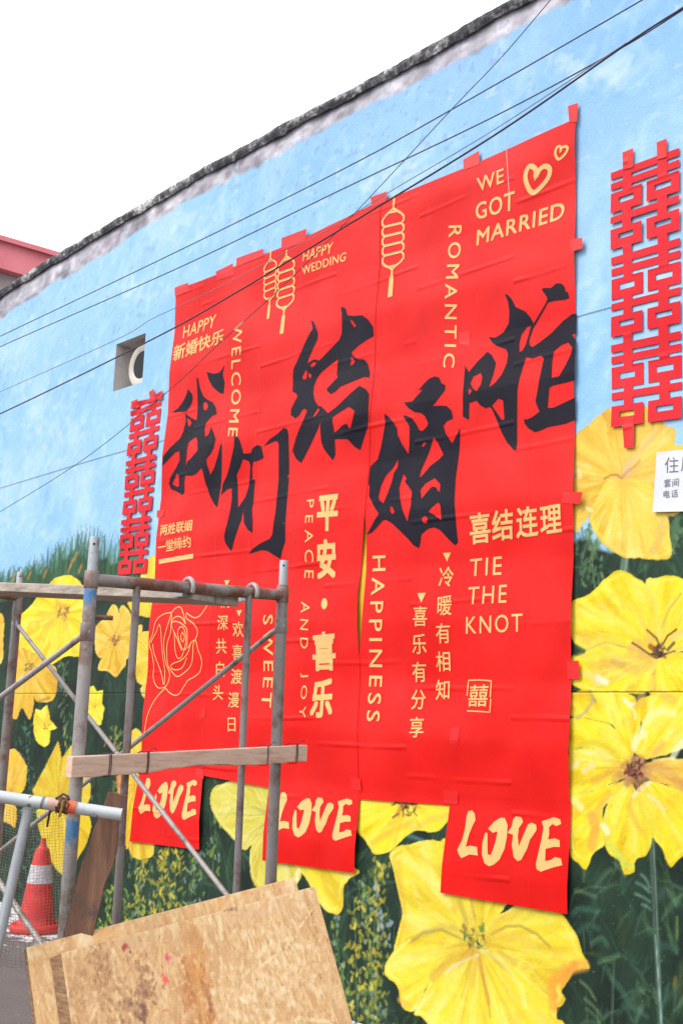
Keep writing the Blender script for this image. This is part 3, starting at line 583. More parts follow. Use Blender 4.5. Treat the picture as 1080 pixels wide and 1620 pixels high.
# niche with vent ring
MAT_NICHE = noisy('niche_plaster', [(0.3, rgb(196, 190, 190)), (0.6, rgb(222, 216, 214)), (0.8, rgb(236, 230, 228))], 8, 6, .85, 0, .5, .006)
nb = MB(); D_ = .17
v = lambda x, y, z: (x, y, z)
nic = [v(ns0, 0, nz0), v(ns1, 0, nz0), v(ns1, 0, nz1), v(ns0, 0, nz1), v(ns0, D_, nz0), v(ns1, D_, nz0), v(ns1, D_, nz1), v(ns0, D_, nz1)]
mesh_obj('niche', nic, [(0, 4, 5, 1), (1, 5, 6, 2), (2, 6, 7, 3), (3, 7, 4, 0), (4, 7, 6, 5)], MAT_NICHE, wall_o)
MAT_CREAM = noisy('cream_plastic', [(0.3, rgb(200, 190, 176)), (0.7, rgb(222, 214, 202))], 7, 4, .5, 0, .1)
MAT_HOLE_SHADE = noisy('painted_hole_shade', [(0.3, rgb(24, 24, 30)), (0.7, rgb(40, 40, 48))], 8, 3, .8)  # near-black colour standing in for the shade inside holes
ncx, ncz = ns0 + .30, (nz0 + nz1) / 2 - .02
vb = MB(); seg = 32
for rr, yy in ((.19, D_ - .004), (.19, D_ - .10), (.180, D_ - .110), (.122, D_ - .110), (.116, D_ - .105), (.116, D_ - .02)):
    for k in range(seg): vb.v.append((ncx + rr * math.cos(2 * math.pi * k / seg), yy, ncz + rr * math.sin(2 * math.pi * k / seg)))
for q in range(5):
    for k in range(seg): vb.f.append((q * seg + k, q * seg + (k + 1) % seg, (q + 1) * seg + (k + 1) % seg, (q + 1) * seg + k))
vent = vb.build('vent_ring', MAT_CREAM, wall_o, True); vent['label'] = 'cream round vent ring inside the square niche'
hb = MB(); hb.v = [(ncx + .1175 * math.cos(2 * math.pi * k / seg), D_ - .106, ncz + .1175 * math.sin(2 * math.pi * k / seg)) for k in range(seg)]; hb.f = [tuple(range(seg))]
hb.build('vent_shade_disc', MAT_HOLE_SHADE, wall_o)  # flat dark disc across the ring; the vent's inner shade is painted on
# mouldy coping
m, t, b = new_mat('mouldy_coping')
n1 = obj_noise(t, 6, 7, .75); n2 = obj_noise(t, 22, 6, .7); geo = t.nodes.new('ShaderNodeNewGeometry')
sn = t.nodes.new('ShaderNodeSeparateXYZ'); t.links.new(geo.outputs['Normal'], sn.inputs[0])
c = ramp(t, n1, [(0.36, rgb(40, 42, 48)), (0.47, rgb(70, 70, 76)), (0.54, rgb(128, 126, 128)), (0.61, rgb(226, 224, 224))])
c = mixc(t, ramp(t, n2, [(0.52, (0, 0, 0, 1)), (0.62, (.8, .8, .8, 1))]), c, rgb(52, 54, 60))
t.links.new(c, b.inputs['Base Color']); b.inputs['Roughness'].default_value = .9; bump(t, b, n2, .8, .012); MAT_COPE = m
cs = np.concatenate([np.arange(-15, -10.2, .08), np.arange(-10.2, -2.3, .02), np.arange(-2.3, 3.0, .08)]); cv = []; cf = []
for i, s in enumerate(cs):
    zt = float(ztop(s)); nz = lambda q, k: (float(vnoise(np.array(s * q), np.array(3.0 + k), 80 + k)) - .5)
    b0 = zt - .085 + nz(5, 1) * .022 + nz(22, 2) * .012; fy = -.034 + nz(7, 3) * .012 + nz(30, 4) * .007; tz = zt + nz(4, 5) * .012 + nz(28, 6) * .006
    for (yy, zz) in ((.004, b0 + .012), (fy + .012, b0), (fy, b0 + .025), (fy - .003 + nz(26, 7) * .006, (b0 + tz) / 2), (fy, tz - .02), (fy + .02, tz), (.32, tz + .02), (.32, zt - .3)): cv.append((s, yy, zz))
k8 = 8
for i in range(len(cs) - 1):
    for q in range(k8 - 1): a = i * k8 + q; cf.append((a, a + 1, a + k8 + 1, a + k8))
cope = mesh_obj('coping', cv, cf, MAT_COPE, wall_o); cope['label'] = 'black mouldy concrete coping along the wall top'
# ================================================================== BANNERS
def sheet_mat(name, colr, rough, spec=.5, tint=.10):
    m, t, b = new_mat(name)
    n = obj_noise(t, 2.6, 4, .6); n2 = obj_noise(t, 1.6, 1.5, .5, (1.0, 1, .6)); n3 = obj_noise(t, 400, 2, .5)
    lo = tuple(x * (1 - tint) for x in colr[:3]) + (1,); hi_ = tuple(min(1, x * (1 + tint * .5)) for x in colr[:3]) + (1,)
    t.links.new(ramp(t, n, [(.3, lo), (.7, hi_)]), b.inputs['Base Color'])
    b.inputs['Roughness'].default_value = rough; b.inputs['Specular IOR Level'].default_value = spec
    gp = t.nodes.new('ShaderNodeNewGeometry'); rn = N(t, 'ShaderNodeTexNoise', noise_type='RIDGED_MULTIFRACTAL'); rn.inputs['Scale'].default_value = 1.7; rn.inputs['Detail'].default_value = 2.0
    t.links.new(gp.outputs['Position'], rn.inputs['Vector']); r2 = N(t, 'ShaderNodeMath', operation='MULTIPLY_ADD'); r2.inputs[1].default_value = .30; t.links.new(rn.outputs['Fac'], r2.inputs[0]); t.links.new(n2, r2.inputs[2]); n2 = r2.outputs[0]
    sxyz = t.nodes.new('ShaderNodeSeparateXYZ'); t.links.new(gp.outputs['Position'], sxyz.inputs[0])
    def fold(out, per, ph, dep_):           # sharp fold lines left from packing
        q = N(t, 'ShaderNodeMath', operation='MULTIPLY_ADD'); q.inputs[1].default_value = 1 / per; q.inputs[2].default_value = ph; t.links.new(out, q.inputs[0])
        jn = N(t, 'ShaderNodeMath', operation='MULTIPLY_ADD'); jn.inputs[1].default_value = .10; t.links.new(obj_noise(t, .9, 2), jn.inputs[0]); t.links.new(q.outputs[0], jn.inputs[2])
        fr = N(t, 'ShaderNodeMath', operation='PINGPONG'); fr.inputs[1].default_value = .5; t.links.new(jn.outputs[0], fr.inputs[0])
        mr_ = N(t, 'ShaderNodeMapRange', interpolation_type='SMOOTHSTEP'); t.links.new(fr.outputs[0], mr_.inputs[0]); mr_.inputs[1].default_value = 0; mr_.inputs[2].default_value = .022 / per; mr_.inputs[3].default_value = dep_; mr_.inputs[4].default_value = 0
        mm_ = N(t, 'ShaderNodeMath', operation='MULTIPLY'); t.links.new(mr_.outputs[0], mm_.inputs[0]); t.links.new(ramp(t, obj_noise(t, 2.3, 2), [(.36, (0, 0, 0, 1)), (.62, (1, 1, 1, 1))]), mm_.inputs[1])
        return mm_.outputs[0]
    sn_ = N(t, 'ShaderNodeMath', operation='SNAP'); sn_.inputs[1].default_value = .74; t.links.new(sxyz.outputs['X'], sn_.inputs[0])     # each sheet was folded a little differently
    sz_ = N(t, 'ShaderNodeMath', operation='MULTIPLY_ADD'); sz_.inputs[1].default_value = .21; t.links.new(sn_.outputs[0], sz_.inputs[0]); t.links.new(sxyz.outputs['Z'], sz_.inputs[2])
    for fo in (fold(sz_.outputs[0], .49, .31, .030), fold(sxyz.outputs['X'], .39, .12, .014)):
        ad_ = N(t, 'ShaderNodeMath', operation='ADD'); t.links.new(n2, ad_.inputs[0]); t.links.new(fo, ad_.inputs[1]); n2 = ad_.outputs[0]
    a = N(t, 'ShaderNodeMath', operation='MULTIPLY_ADD'); a.inputs[1].default_value = .012
    t.links.new(n3, a.inputs[0]); t.links.new(n2, a.inputs[2])
    bump(t, b, a.outputs[0], 1.0, .13); return m
MAT_RED = sheet_mat('red_banner_cloth', rgb(246, 18, 11), .43, .2)
MAT_TAPE = sheet_mat('red_tape', rgb(244, 26, 28), .35, .3)
MAT_INK = sheet_mat('black_print', rgb(22, 16, 34), .46, .14, .2)
MAT_GOLD = sheet_mat('gold_print', rgb(255, 204, 128), .46, .24)
def tri(x): x = x - math.floor(x); return 4 * abs(x - .5) - 1
def disp(s, z, k):                         # how far a sheet stands off the wall
    d = .0175 + .0013 * (k % 3)
    d += .0095 * tri(z / .66 + .05 * s) + .002 * math.sin(2.1 * s + 1.7 * z) + .0015 * math.sin(7.3 * s - 2.1 * z) + .0014 * math.sin(9 * s + 4 * z)
    return d
def P3d(s, z, k, extra=0.0): return (s, -(disp(s, z, k) + extra), z)
def edge_at(pts, t):
    ys = [p[1] for p in pts]; y = ys[0] + (ys[-1] - ys[0]) * t
    return np.array([np.interp(y, ys, [p[0] for p in pts]), y])
def sheet(parent, k, L, R, rows, cols, name='cloth'):
    v = []; f = []
    for i in range(rows + 1):
        a, b = edge_at(L, i / rows), edge_at(R, i / rows)
        for j in range(cols + 1):
            u = j / cols; p = a + (b - a) * u; s, z = wall(p)
            v.append(P3d(s, z, k))
    for i in range(rows):
        for j in range(cols):
            q = i * (cols + 1) + j; f.append((q, q + cols + 1, q + cols + 2, q + 1))
    return mesh_obj(name, v, f, MAT_RED, parent, True)
PANELS = [
    ('red banner panel with gold HAPPY, the rose drawing and the black character 我', [(283, 461), (260, 735), (248, 900), (229, 1155), (223, 1222)], [(377, 424), (353, 745), (346, 845), (327, 1126), (323, 1228)]),
    ('red banner panel with gold WELCOME and SWEET and the black character 们', [(371, 426), (348, 745), (341, 845), (322, 1126), (318, 1226)], [(478, 381), (467, 563), (463, 690), (455, 900), (437, 1248)]),
    ('red banner panel with gold HAPPY WEDDING and the black character 结', [(473, 385), (462, 563), (458, 690), (450, 900), (430, 1234)], [(606, 318), (594, 600), (582, 812), (569, 940), (571, 1060), (568, 1257)]),
    ('red banner panel with gold HAPPINESS and the black character 婚', [(602, 322), (591, 600), (581, 800), (583, 845), (576, 993), (566, 1071), (564, 1264)], [(749, 263), (737, 584), (733, 672), (727, 859), (722, 1081), (713, 1274)]),
    ('red banner panel with gold WE GOT MARRIED and the black character 啦', [(747, 264), (741, 400), (736, 584), (732, 672), (724, 859), (717, 1081), (711, 1258)], [(913, 190), (911, 480), (910, 780), (905, 1100), (902, 1271)]),
    ('leftmost and smallest red sheet reading LOVE, behind the diagonal brace', [(224, 1219), (208, 1331)], [(324, 1221), (319, 1344)]),
    ('middle red sheet reading LOVE, beside the far scaffold post', [(429, 1229), (419, 1361)], [(571, 1250), (564, 1381)]),
    ('rightmost and largest red sheet reading LOVE, over the big flower', [(714, 1252), (699, 1412)], [(904, 1268), (900, 1446)]),
]
OFFK = [0, 1, 2, 3, 4, 8, 10, 12]          # wave phases, LOVE sheets share the offset of the cloth above or in front of it
B = []
for i, (lb, L, R) in enumerate(PANELS):
    c0 = wall(((L[0][0] + R[0][0]) / 2, (L[-1][1] + R[-1][1]) / 2))
    e = empty('banner_panel' if i < 5 else 'love_sheet', (c0[0], 0, c0[1]), lb, 'banner', 'red wedding banner sheets taped to the wall')
    sheet(e, OFFK[i], L, R, 130 if i < 5 else 24, 22); B.append(e)

# ---- printed shapes
def sub_tris(verts, tris, lim):
    bm = bmesh.new()
    vs = [bm.verts.new((x, y, 0)) for x, y in verts]
    for tt in tris:
        try: bm.faces.new([vs[q] for q in tt])
        except ValueError: pass
    for _ in range(6):
        es = [e for e in bm.edges if e.calc_length() > lim]
        if not es: break
        bmesh.ops.subdivide_edges(bm, edges=es, cuts=1); bmesh.ops.triangulate(bm, faces=bm.faces[:])
    bm.verts.index_update()
    out = [(v.co.x, v.co.y) for v in bm.verts], [tuple(v.index for v in f.verts) for f in bm.faces]
    bm.free(); return out
def printed(name, verts, faces, k, par, mat, extra=.0016, lim=.045):
    vs, fs = sub_tris(verts, faces, lim)
    fs2 = []
    for q in fs:                            # all facing the street
        a, b, c = [np.array(vs[x]) for x in q[:3]]
        cr = (b[0] - a[0]) * (c[1] - a[1]) - (b[1] - a[1]) * (c[0] - a[0])
        fs2.append(q if cr > 0 else q[::-1])
    return mesh_obj(name, [P3d(x, y, k, extra) for x, y in vs], fs2, mat, par)
def poly_shape(outer, holes=()):
    loops = [[Vector((x, y, 0)) for x, y in lp] for lp in (outer, *holes)]
    tr = tessellate_polygon(loops); vs = [(v.x, v.y) for lp in loops for v in lp]
    return vs, [tuple(q) for q in tr]
def strokes_shape(lines_, wd):              # ribbons along polylines (wall metres), mitred
    vs = []; fs = []
    for pts in lines_:
        P = [np.array(p) for p in pts]; b = len(vs); closed = np.linalg.norm(P[0] - P[-1]) < 1e-6
        for i, p in enumerate(P):
            tn = P[min(i + 1, len(P) - 1)] - P[max(i - 1, 0)]
            if closed and i in (0, len(P) - 1): tn = P[1] - P[-2]
            tn = tn / (np.linalg.norm(tn) + 1e-9); nn = np.array((-tn[1], tn[0])) * wd / 2
            vs += [tuple(p + nn), tuple(p - nn)]
        for i in range(len(P) - 1): fs += [(b + 2 * i, b + 2 * i + 1, b + 2 * i + 3), (b + 2 * i, b + 2 * i + 3, b + 2 * i + 2)]
    return vs, fs
# brush characters, traced
CA = Zm(250, 560, 4.696); CB = Zm(450, 470, 6.0); CC = Zm(570, 580, 5.4); CD = Zm(725, 440, 5.538)
CHARS = [
 (0, CA, '我', [
  ([(380, 140), (430, 152), (470, 145), (490, 125), (515, 88), (500, 140), (497, 165), (510, 215), (505, 260), (495, 300), (465, 290), (420, 250), (395, 200)], []),
  ([(110, 438), (155, 402), (195, 350), (222, 300), (232, 262), (262, 300), (266, 330), (255, 370), (215, 430), (160, 432)], []),
  ([(303, 178), (315, 185), (325, 260), (345, 315), (380, 345), (415, 360), (440, 400), (450, 450), (418, 462), (390, 490), (368, 520), (362, 560), (368, 622), (395, 600), (410, 545), (432, 590), (450, 640), (435, 700), (410, 745), (375, 785), (380, 830), (400, 900), (430, 850), (465, 750), (485, 680), (498, 640), (492, 780), (486, 860), (480, 940), (468, 1030), (452, 1145), (425, 1115), (390, 1050), (360, 960), (345, 880), (335, 850), (300, 890), (265, 908), (215, 905), (205, 960), (205, 1030), (190, 1050), (150, 1025), (105, 1005), (92, 965), (110, 910), (150, 850), (180, 790), (180, 725), (150, 735), (95, 790), (50, 838), (57, 770), (110, 700), (180, 630), (200, 580), (215, 500), (206, 440), (225, 455), (255, 478), (298, 495), (300, 440), (302, 300)],
   [[(345, 360), (370, 362), (382, 390), (370, 420), (350, 418), (343, 390)], [(222, 478), (245, 490), (260, 515), (245, 545), (232, 525)], [(245, 660), (300, 618), (310, 650), (315, 720), (260, 780), (236, 800), (222, 835), (235, 720)], [(155, 890), (170, 910), (165, 985), (150, 990), (118, 968)]])]),
 (1, CA, '们', [
  ([(590, 590), (625, 640), (640, 690), (652, 745), (705, 740), (720, 705), (755, 680), (785, 690), (800, 775), (765, 795), (720, 805), (710, 850), (710, 935), (728, 930), (725, 1010), (722, 1110), (715, 1160), (725, 1250), (725, 1335), (690, 1310), (660, 1260), (652, 1180), (656, 1110), (650, 1170), (640, 1240), (610, 1320), (580, 1400), (560, 1470), (530, 1430), (515, 1400), (510, 1360), (530, 1270), (550, 1170), (560, 1080), (555, 1000), (525, 1005), (477, 1050), (487, 970), (520, 910), (545, 840), (565, 760), (585, 690)],
   [[(645, 785), (690, 800), (698, 830), (690, 920), (680, 1000), (660, 1068), (640, 1100), (610, 1145), (605, 1060), (600, 980), (595, 900), (620, 850)]]),
  ([(805, 690), (850, 640), (920, 595), (960, 555), (985, 565), (994, 600), (990, 800), (982, 950), (972, 1150), (962, 1400), (935, 1460), (920, 1525), (880, 1500), (825, 1465), (785, 1460), (735, 1475), (690, 1490), (720, 1450), (780, 1410), (850, 1375), (870, 1340), (890, 1180), (900, 1000), (910, 800), (918, 670), (900, 650), (850, 670)], [])]),
 (2, CB, '结', [
  ([(280, 235), (300, 240), (325, 280), (348, 355), (340, 410), (290, 510), (250, 590), (236, 640), (262, 618), (300, 597), (335, 605), (345, 610), (380, 580), (460, 500), (540, 420), (570, 360), (575, 280), (572, 170), (560, 115), (575, 102), (605, 120), (625, 185), (690, 190), (765, 183), (815, 220), (865, 290), (868, 380), (800, 415), (720, 470), (655, 530), (665, 560), (710, 595), (775, 598), (805, 640), (828, 720), (825, 770), (770, 765), (710, 790), (650, 815), (600, 835), (550, 855), (500, 905), (460, 928), (430, 905), (415, 880), (450, 840), (520, 765), (508, 740), (525, 595), (460, 640), (360, 720), (320, 780), (295, 850), (292, 920), (310, 990), (345, 1040), (375, 1045), (440, 1110), (520, 1050), (640, 930), (735, 848), (800, 885), (830, 930), (830, 1170), (820, 1240), (775, 1360), (740, 1458), (690, 1430), (640, 1375), (620, 1355), (500, 1355), (500, 1500), (475, 1555), (430, 1500), (390, 1440), (370, 1370), (365, 1250), (372, 1185), (345, 1260), (270, 1410), (210, 1520), (175, 1580), (130, 1540), (100, 1465), (140, 1340), (200, 1200), (240, 1090), (220, 1065), (195, 1080), (170, 1130), (135, 1160), (90, 1130), (90, 1070), (120, 1000), (145, 950), (130, 920), (95, 905), (97, 760), (105, 690), (160, 580), (220, 450), (275, 350), (298, 320), (295, 280)],
   [[(655, 225), (675, 235), (708, 285), (690, 298), (655, 245)], [(650, 570), (685, 615), (665, 645), (640, 655)], [(262, 650), (290, 624), (325, 628), (300, 660), (270, 672)], [(220, 695), (232, 720), (222, 780), (195, 788), (182, 765)], [(242, 718), (272, 745), (262, 775), (242, 765)],
    [(485, 1150), (540, 1110), (640, 1050), (698, 1090), (680, 1170), (655, 1255), (640, 1250), (620, 1210), (580, 1225), (545, 1260), (500, 1295), (485, 1200)], [(345, 1058), (358, 1080), (320, 1135), (297, 1152), (312, 1110)]])]),
 (3, CC, '婚', [
  ([(650, 88), (690, 100), (712, 150), (745, 165), (745, 210), (700, 270), (640, 345), (700, 342), (760, 345), (800, 385), (810, 450), (760, 470), (725, 510), (740, 570), (795, 660), (830, 600), (868, 530), (862, 640), (846, 820), (832, 960), (828, 1150), (840, 1360), (850, 1510), (820, 1530), (770, 1480), (700, 1400), (650, 1378), (600, 1390), (540, 1440), (530, 1510), (515, 1555), (470, 1530), (430, 1480), (380, 1430), (300, 1350), (245, 1315), (215, 1320), (160, 1380), (120, 1420), (72, 1440), (110, 1380), (150, 1310), (185, 1265), (140, 1200), (95, 1110), (98, 1030), (85, 1005), (92, 900), (98, 855), (160, 795), (190, 700), (215, 590), (235, 490), (230, 412), (260, 430), (300, 480), (330, 530), (335, 590), (370, 670), (418, 750), (430, 660), (435, 520), (415, 480), (385, 430), (400, 422), (450, 440), (490, 490), (520, 550), (545, 555), (585, 515), (595, 490), (570, 430), (540, 405), (480, 395), (430, 360), (395, 315), (465, 305), (500, 260), (550, 205), (515, 208), (560, 150), (600, 110)],
   [[(545, 655), (575, 648), (555, 680), (530, 690)], [(635, 608), (670, 650), (718, 755), (680, 795), (610, 850), (545, 930), (518, 955), (530, 890), (570, 790), (610, 690)], [(330, 795), (330, 860), (300, 910), (285, 990), (260, 1070), (220, 1175), (185, 1145), (175, 1120), (195, 1020), (230, 940), (290, 870)],
    [(380, 920), (410, 960), (395, 985), (430, 1030), (460, 1075), (455, 1200), (425, 1330), (385, 1230), (360, 1130), (350, 1040), (365, 980)], [(650, 955), (700, 1010), (698, 1075), (680, 1065), (665, 1035), (630, 1030), (590, 1075), (545, 1135), (530, 1060), (570, 1005)], [(280, 1200), (300, 1205), (318, 1250), (300, 1268), (280, 1240)],
    [(690, 1165), (710, 1200), (715, 1320), (680, 1290), (650, 1270), (605, 1245), (640, 1205)], [(570, 1280), (590, 1288), (598, 1310), (585, 1345), (560, 1340), (545, 1305)]])]),
 (4, CD, '啦', [
  ([(425, 150), (450, 155), (485, 195), (515, 260), (600, 300), (640, 350), (665, 400), (690, 362), (778, 222), (792, 180), (745, 110), (760, 95), (825, 95), (870, 55), (915, 55), (940, 80), (950, 125), (970, 130), (980, 180), (940, 195), (850, 205), (795, 220), (705, 372), (660, 450), (632, 540), (634, 590), (660, 612), (720, 570), (820, 490), (920, 380), (1000, 318), (1040, 315), (1040, 490), (1005, 500), (1040, 550), (1039, 905), (940, 930), (850, 950), (815, 970), (795, 1145), (850, 1140), (960, 1090), (1037, 1055), (1036, 1245), (950, 1280), (790, 1310), (720, 1340), (675, 1352), (620, 1320), (590, 1280), (582, 1235), (605, 1245), (660, 1220), (722, 1175), (700, 1120), (690, 1080), (710, 1000), (740, 850), (765, 710), (735, 685), (665, 712), (608, 700), (585, 780), (555, 890), (535, 1000), (525, 1200), (515, 1500), (495, 1512), (430, 1440), (385, 1350), (350, 1250), (310, 1150), (290, 1135), (262, 1150), (215, 1125), (180, 1082), (118, 1105), (112, 1250), (60, 1220), (67, 1000), (74, 770), (110, 830), (180, 740), (265, 650), (305, 680), (345, 750), (325, 850), (290, 965), (340, 930), (400, 850), (440, 750), (448, 670), (430, 630), (350, 600), (310, 575), (270, 520), (330, 525), (400, 480), (450, 400), (460, 300), (450, 210)],
   [[(640, 425), (625, 500), (600, 590), (575, 640), (548, 655), (545, 580), (560, 500), (610, 430)], [(975, 570), (1012, 620), (1000, 680), (960, 770), (905, 870), (840, 885), (838, 760), (850, 650), (910, 595)], [(215, 838), (230, 880), (220, 940), (185, 1000), (150, 975), (128, 930), (150, 870)], [(122, 970), (142, 1000), (118, 1035), (110, 1000)], [(370, 1062), (410, 1080), (415, 1240), (395, 1250), (350, 1180), (312, 1124)]])]),
]
for k, fn, ch, polys in CHARS:
    V = []; Fc = []
    for outer, holes in polys:
        vs, fs = poly_shape(W(fn, outer), [W(fn, h) for h in holes]); b0 = len(V); V += vs; Fc += [tuple(q + b0 for q in f) for f in fs]
    o = printed('brush_character', V, Fc, OFFK[k], B[k], MAT_INK); o['label'] = 'large black brush character ' + ch
# LOVE lettering: traced once on the big sheet, laid on each sheet
ZL = Zm(690, 1230, 4.696)
LOVE = [[(235, 285), (245, 250), (275, 245), (295, 270), (302, 315), (280, 360), (255, 430), (235, 515), (265, 505), (320, 515), (328, 578), (265, 570), (205, 598), (185, 570), (172, 535), (205, 470), (225, 380)],
 [(400, 380), (440, 330), (490, 298), (520, 300), (542, 350), (540, 440), (525, 530), (490, 610), (450, 645), (415, 658), (380, 635), (358, 570), (360, 480), (380, 405), (395, 415), (398, 500), (402, 570), (425, 575), (445, 520), (460, 460), (470, 400), (435, 410)],
 [(545, 410), (575, 360), (580, 315), (600, 288), (640, 295), (655, 330), (625, 375), (620, 440), (630, 510), (660, 430), (690, 350), (715, 335), (750, 350), (755, 390), (710, 460), (690, 530), (650, 610), (625, 620), (595, 590), (578, 500), (585, 425)],
 [(790, 325), (835, 310), (880, 295), (925, 310), (935, 345), (900, 360), (870, 345), (845, 370), (848, 420), (840, 460), (890, 452), (925, 465), (930, 515), (880, 515), (825, 530), (825, 620), (870, 610), (895, 590), (940, 600), (952, 650), (890, 665), (795, 698), (765, 680), (758, 640), (775, 550), (795, 450), (805, 370)]]
QL = [np.array(wall(p)) for p in [(717, 1256), (903, 1270), (900, 1446), (699, 1412)]]
def inv_bil(p, Q):
    u = v = .5
    for _ in range(12):
        q = (Q[0] * (1 - u) + Q[1] * u) * (1 - v) + (Q[3] * (1 - u) + Q[2] * u) * v
        du = (Q[1] - Q[0]) * (1 - v) + (Q[2] - Q[3]) * v; dv = (Q[3] - Q[0]) * (1 - u) + (Q[2] - Q[1]) * u
        d = np.linalg.solve(np.stack([du, dv], 1), np.array(p) - q); u += d[0]; v += d[1]
    return u, v
def bil(u, v, Q): return tuple((Q[0] * (1 - u) + Q[1] * u) * (1 - v) + (Q[3] * (1 - u) + Q[2] * u) * v)
UV = [[inv_bil(p, QL) for p in W(ZL, lt)] for lt in LOVE]
for k, Q in ((5, [(222, 1212), (324, 1216), (319, 1344), (206, 1331)]), (6, [(428, 1231), (571, 1246), (564, 1381), (419, 1361)]), (7, [(717, 1256), (903, 1270), (900, 1446), (699, 1412)])):
    Q = [np.array(wall(p)) for p in Q]
    for lt in UV:
        vs, fs = poly_shape([bil(u, v, Q) for u, v in lt]); printed('letter', vs, fs, OFFK[k], B[k], MAT_GOLD)
# ---- type set in the built-in font
_tc = {}
def glyphs(txt, bold=0.0, space=1.0):
    key = (txt, bold, space)
    if key not in _tc:
        cu = bpy.data.curves.new('t', 'FONT'); cu.body = txt; cu.size = 1.0; cu.offset = bold; cu.space_character = space; cu.resolution_u = 3; cu.fill_mode = 'FRONT'
        ob = bpy.data.objects.new('t', cu); col.objects.link(ob); dg = bpy.context.evaluated_depsgraph_get(); me = ob.evaluated_get(dg).to_mesh()
        vs = [(v.co.x, v.co.y) for v in me.vertices]; fs = [tuple(p.vertices) for p in me.polygons]
        ob.evaluated_get(dg).to_mesh_clear(); bpy.data.objects.remove(ob); bpy.data.curves.remove(cu); _tc[key] = (vs, fs)
    return _tc[key]
def set_text(txt, quad, k, par, mat, bold=0.0, space=1.0, box=None, name='lettering', extra=.0016):
    """quad = top left, top right, bottom right, bottom left of the ink (or of the em box) in photo pixels"""
    vs, fs = glyphs(txt, 0.0, space); A = np.array(vs)
    if box is None: x0, y0 = A.min(0); x1, y1 = A.max(0)
    else: x0, y0, x1, y1 = box
    Q = [np.array(wall(p)) for p in quad]
    if box is None and bold: x0 -= bold; x1 += bold; y0 -= bold; y1 += bold
    # one object per letter: connected pieces gathered by their place along the line
    n_ = len(vs); root = list(range(n_))
    def find(a):
        while root[a] != a: root[a] = root[root[a]]; a = root[a]
        return a
    for f in fs:
        for q in f[1:]: root[find(q)] = find(f[0])
    isl = {}
    for i in range(n_): isl.setdefault(find(i), []).append(i)
    cjk = ord(txt[0]) > 0x2000; cells = []
    for r_, ids in isl.items():
        xa, xb = A[ids, 0].min(), A[ids, 0].max(); cells.append([xa, xb, {r_}])
    if cjk:
        g = {}
        for xa, xb, r_ in cells: g.setdefault(int((xa + xb) / 2), set()).update(r_)
        groups = list(g.values())
    else:
        cells.sort(key=lambda c_: c_[0]); groups = []; end = None
        for xa, xb, r_ in cells:
            if end is not None and xa < end - .02: groups[-1] |= r_; end = max(end, xb)
            else: groups.append(set(r_)); end = xb
    for grp in groups:
        V = []; Fc = []; ex = []
        for ci, (ox, oy) in enumerate([(0, 0)] if abs(bold) < .003 else [(-bold, -bold), (bold, -bold), (bold, bold), (-bold, bold), (-bold, 0), (bold, 0), (0, 0)]):
            mp_ = {}
            for f in fs:
                if find(f[0]) in grp:
                    for q in f:
                        if q not in mp_:
                            mp_[q] = len(V); V.append(bil((vs[q][0] + ox - x0) / (x1 - x0), (y1 - vs[q][1] - oy) / (y1 - y0), Q)); ex.append(extra + .00012 * ci)
                    Fc.append(tuple(mp_[q] for q in f))
        fs2 = []
        for q in Fc:
            a, b, c = [np.array(V[x]) for x in q[:3]]
            cr = (b[0] - a[0]) * (c[1] - a[1]) - (b[1] - a[1]) * (c[0] - a[0]); fs2.append(q if cr > 0 else q[::-1])
        mesh_obj('letter' if name == 'lettering' else name, [P3d(x, y, k, e_) for (x, y), e_ in zip(V, ex)], fs2, mat, par)
EM = (0.0, -.12, 1.0, .88)
def em_chars(fn, chars, cents, w_, h_, slope, k, bold=.008, lean=0.0):
    for ch, (x, y) in zip(chars, cents):
        q = [(x - w_ / 2 + lean, y - h_ / 2 - slope * w_ / 2), (x + w_ / 2 + lean, y - h_ / 2 + slope * w_ / 2), (x + w_ / 2 - lean, y + h_ / 2 + slope * w_ / 2), (x - w_ / 2 - lean, y + h_ / 2 - slope * w_ / 2)]
        set_text(ch, fn(q), k, B[k], MAT_GOLD, bold, box=EM)
def ribbon(fn, lines_, wpx, k, name, label=None, smooth=4, mat=None):
    L_ = [[wall(p) for p in fn(catmull(l, smooth) if smooth else l)] for l in lines_]
    o = printed(name, *strokes_shape(L_, wpx), OFFK[k] if k < 5 else OFFK[k], B[k], mat or MAT_GOLD, .0018, .2)
    if label: o['label'] = label
    return o
T1 = Zm(265, 350, 3.6); T2 = Zm(590, 160, 3.176); T5 = Zm(225, 900, 4.696); T6 = Zm(455, 760, 3.857); T7 = Zm(690, 760, 4.05)
G = MAT_GOLD
set_text('HAPPY', T1([(100, 602), (287, 530), (274, 605), (94, 670)]), 0, B[0], G, .012, 1.05)
set_text('新婚快乐', T1([(48, 712), (337, 612), (331, 694), (43, 806)]), 0, B[0], G, .02)
set_text('WELCOME', [(388, 509), (380, 692), (365, 691), (373, 514)], 1, B[1], G, .008, 1.25)
set_text('HAPPY', T1([(792, 180), (961, 126), (950, 186), (784, 236)]), 2, B[2], G, .012, 1.05)
set_text('WEDDING', T1([(776, 265), (1030, 180), (1022, 230), (780, 312)]), 2, B[2], G, .012, 1.05)
set_text('WE', T2([(533, 397), (670, 345), (668, 417), (540, 464)]), 4, B[4], G, .012, 1.1)
set_text('GOT', T2([(524, 522), (722, 455), (716, 552), (524, 602)]), 4, B[4], G, .012, 1.1)
set_text('MARRIED', T2([(528, 652), (968, 505), (964, 592), (525, 730)]), 4, B[4], G, .012, 1.1)
set_text('ROMANTIC', [(732, 357), (721, 583), (703, 582), (711, 358)], 3, B[3], G, .006, 1.35)
set_text('两姓联姻', CA([(40, 1272), (277, 1232), (273, 1318), (35, 1358)]), 0, B[0], G, .016)
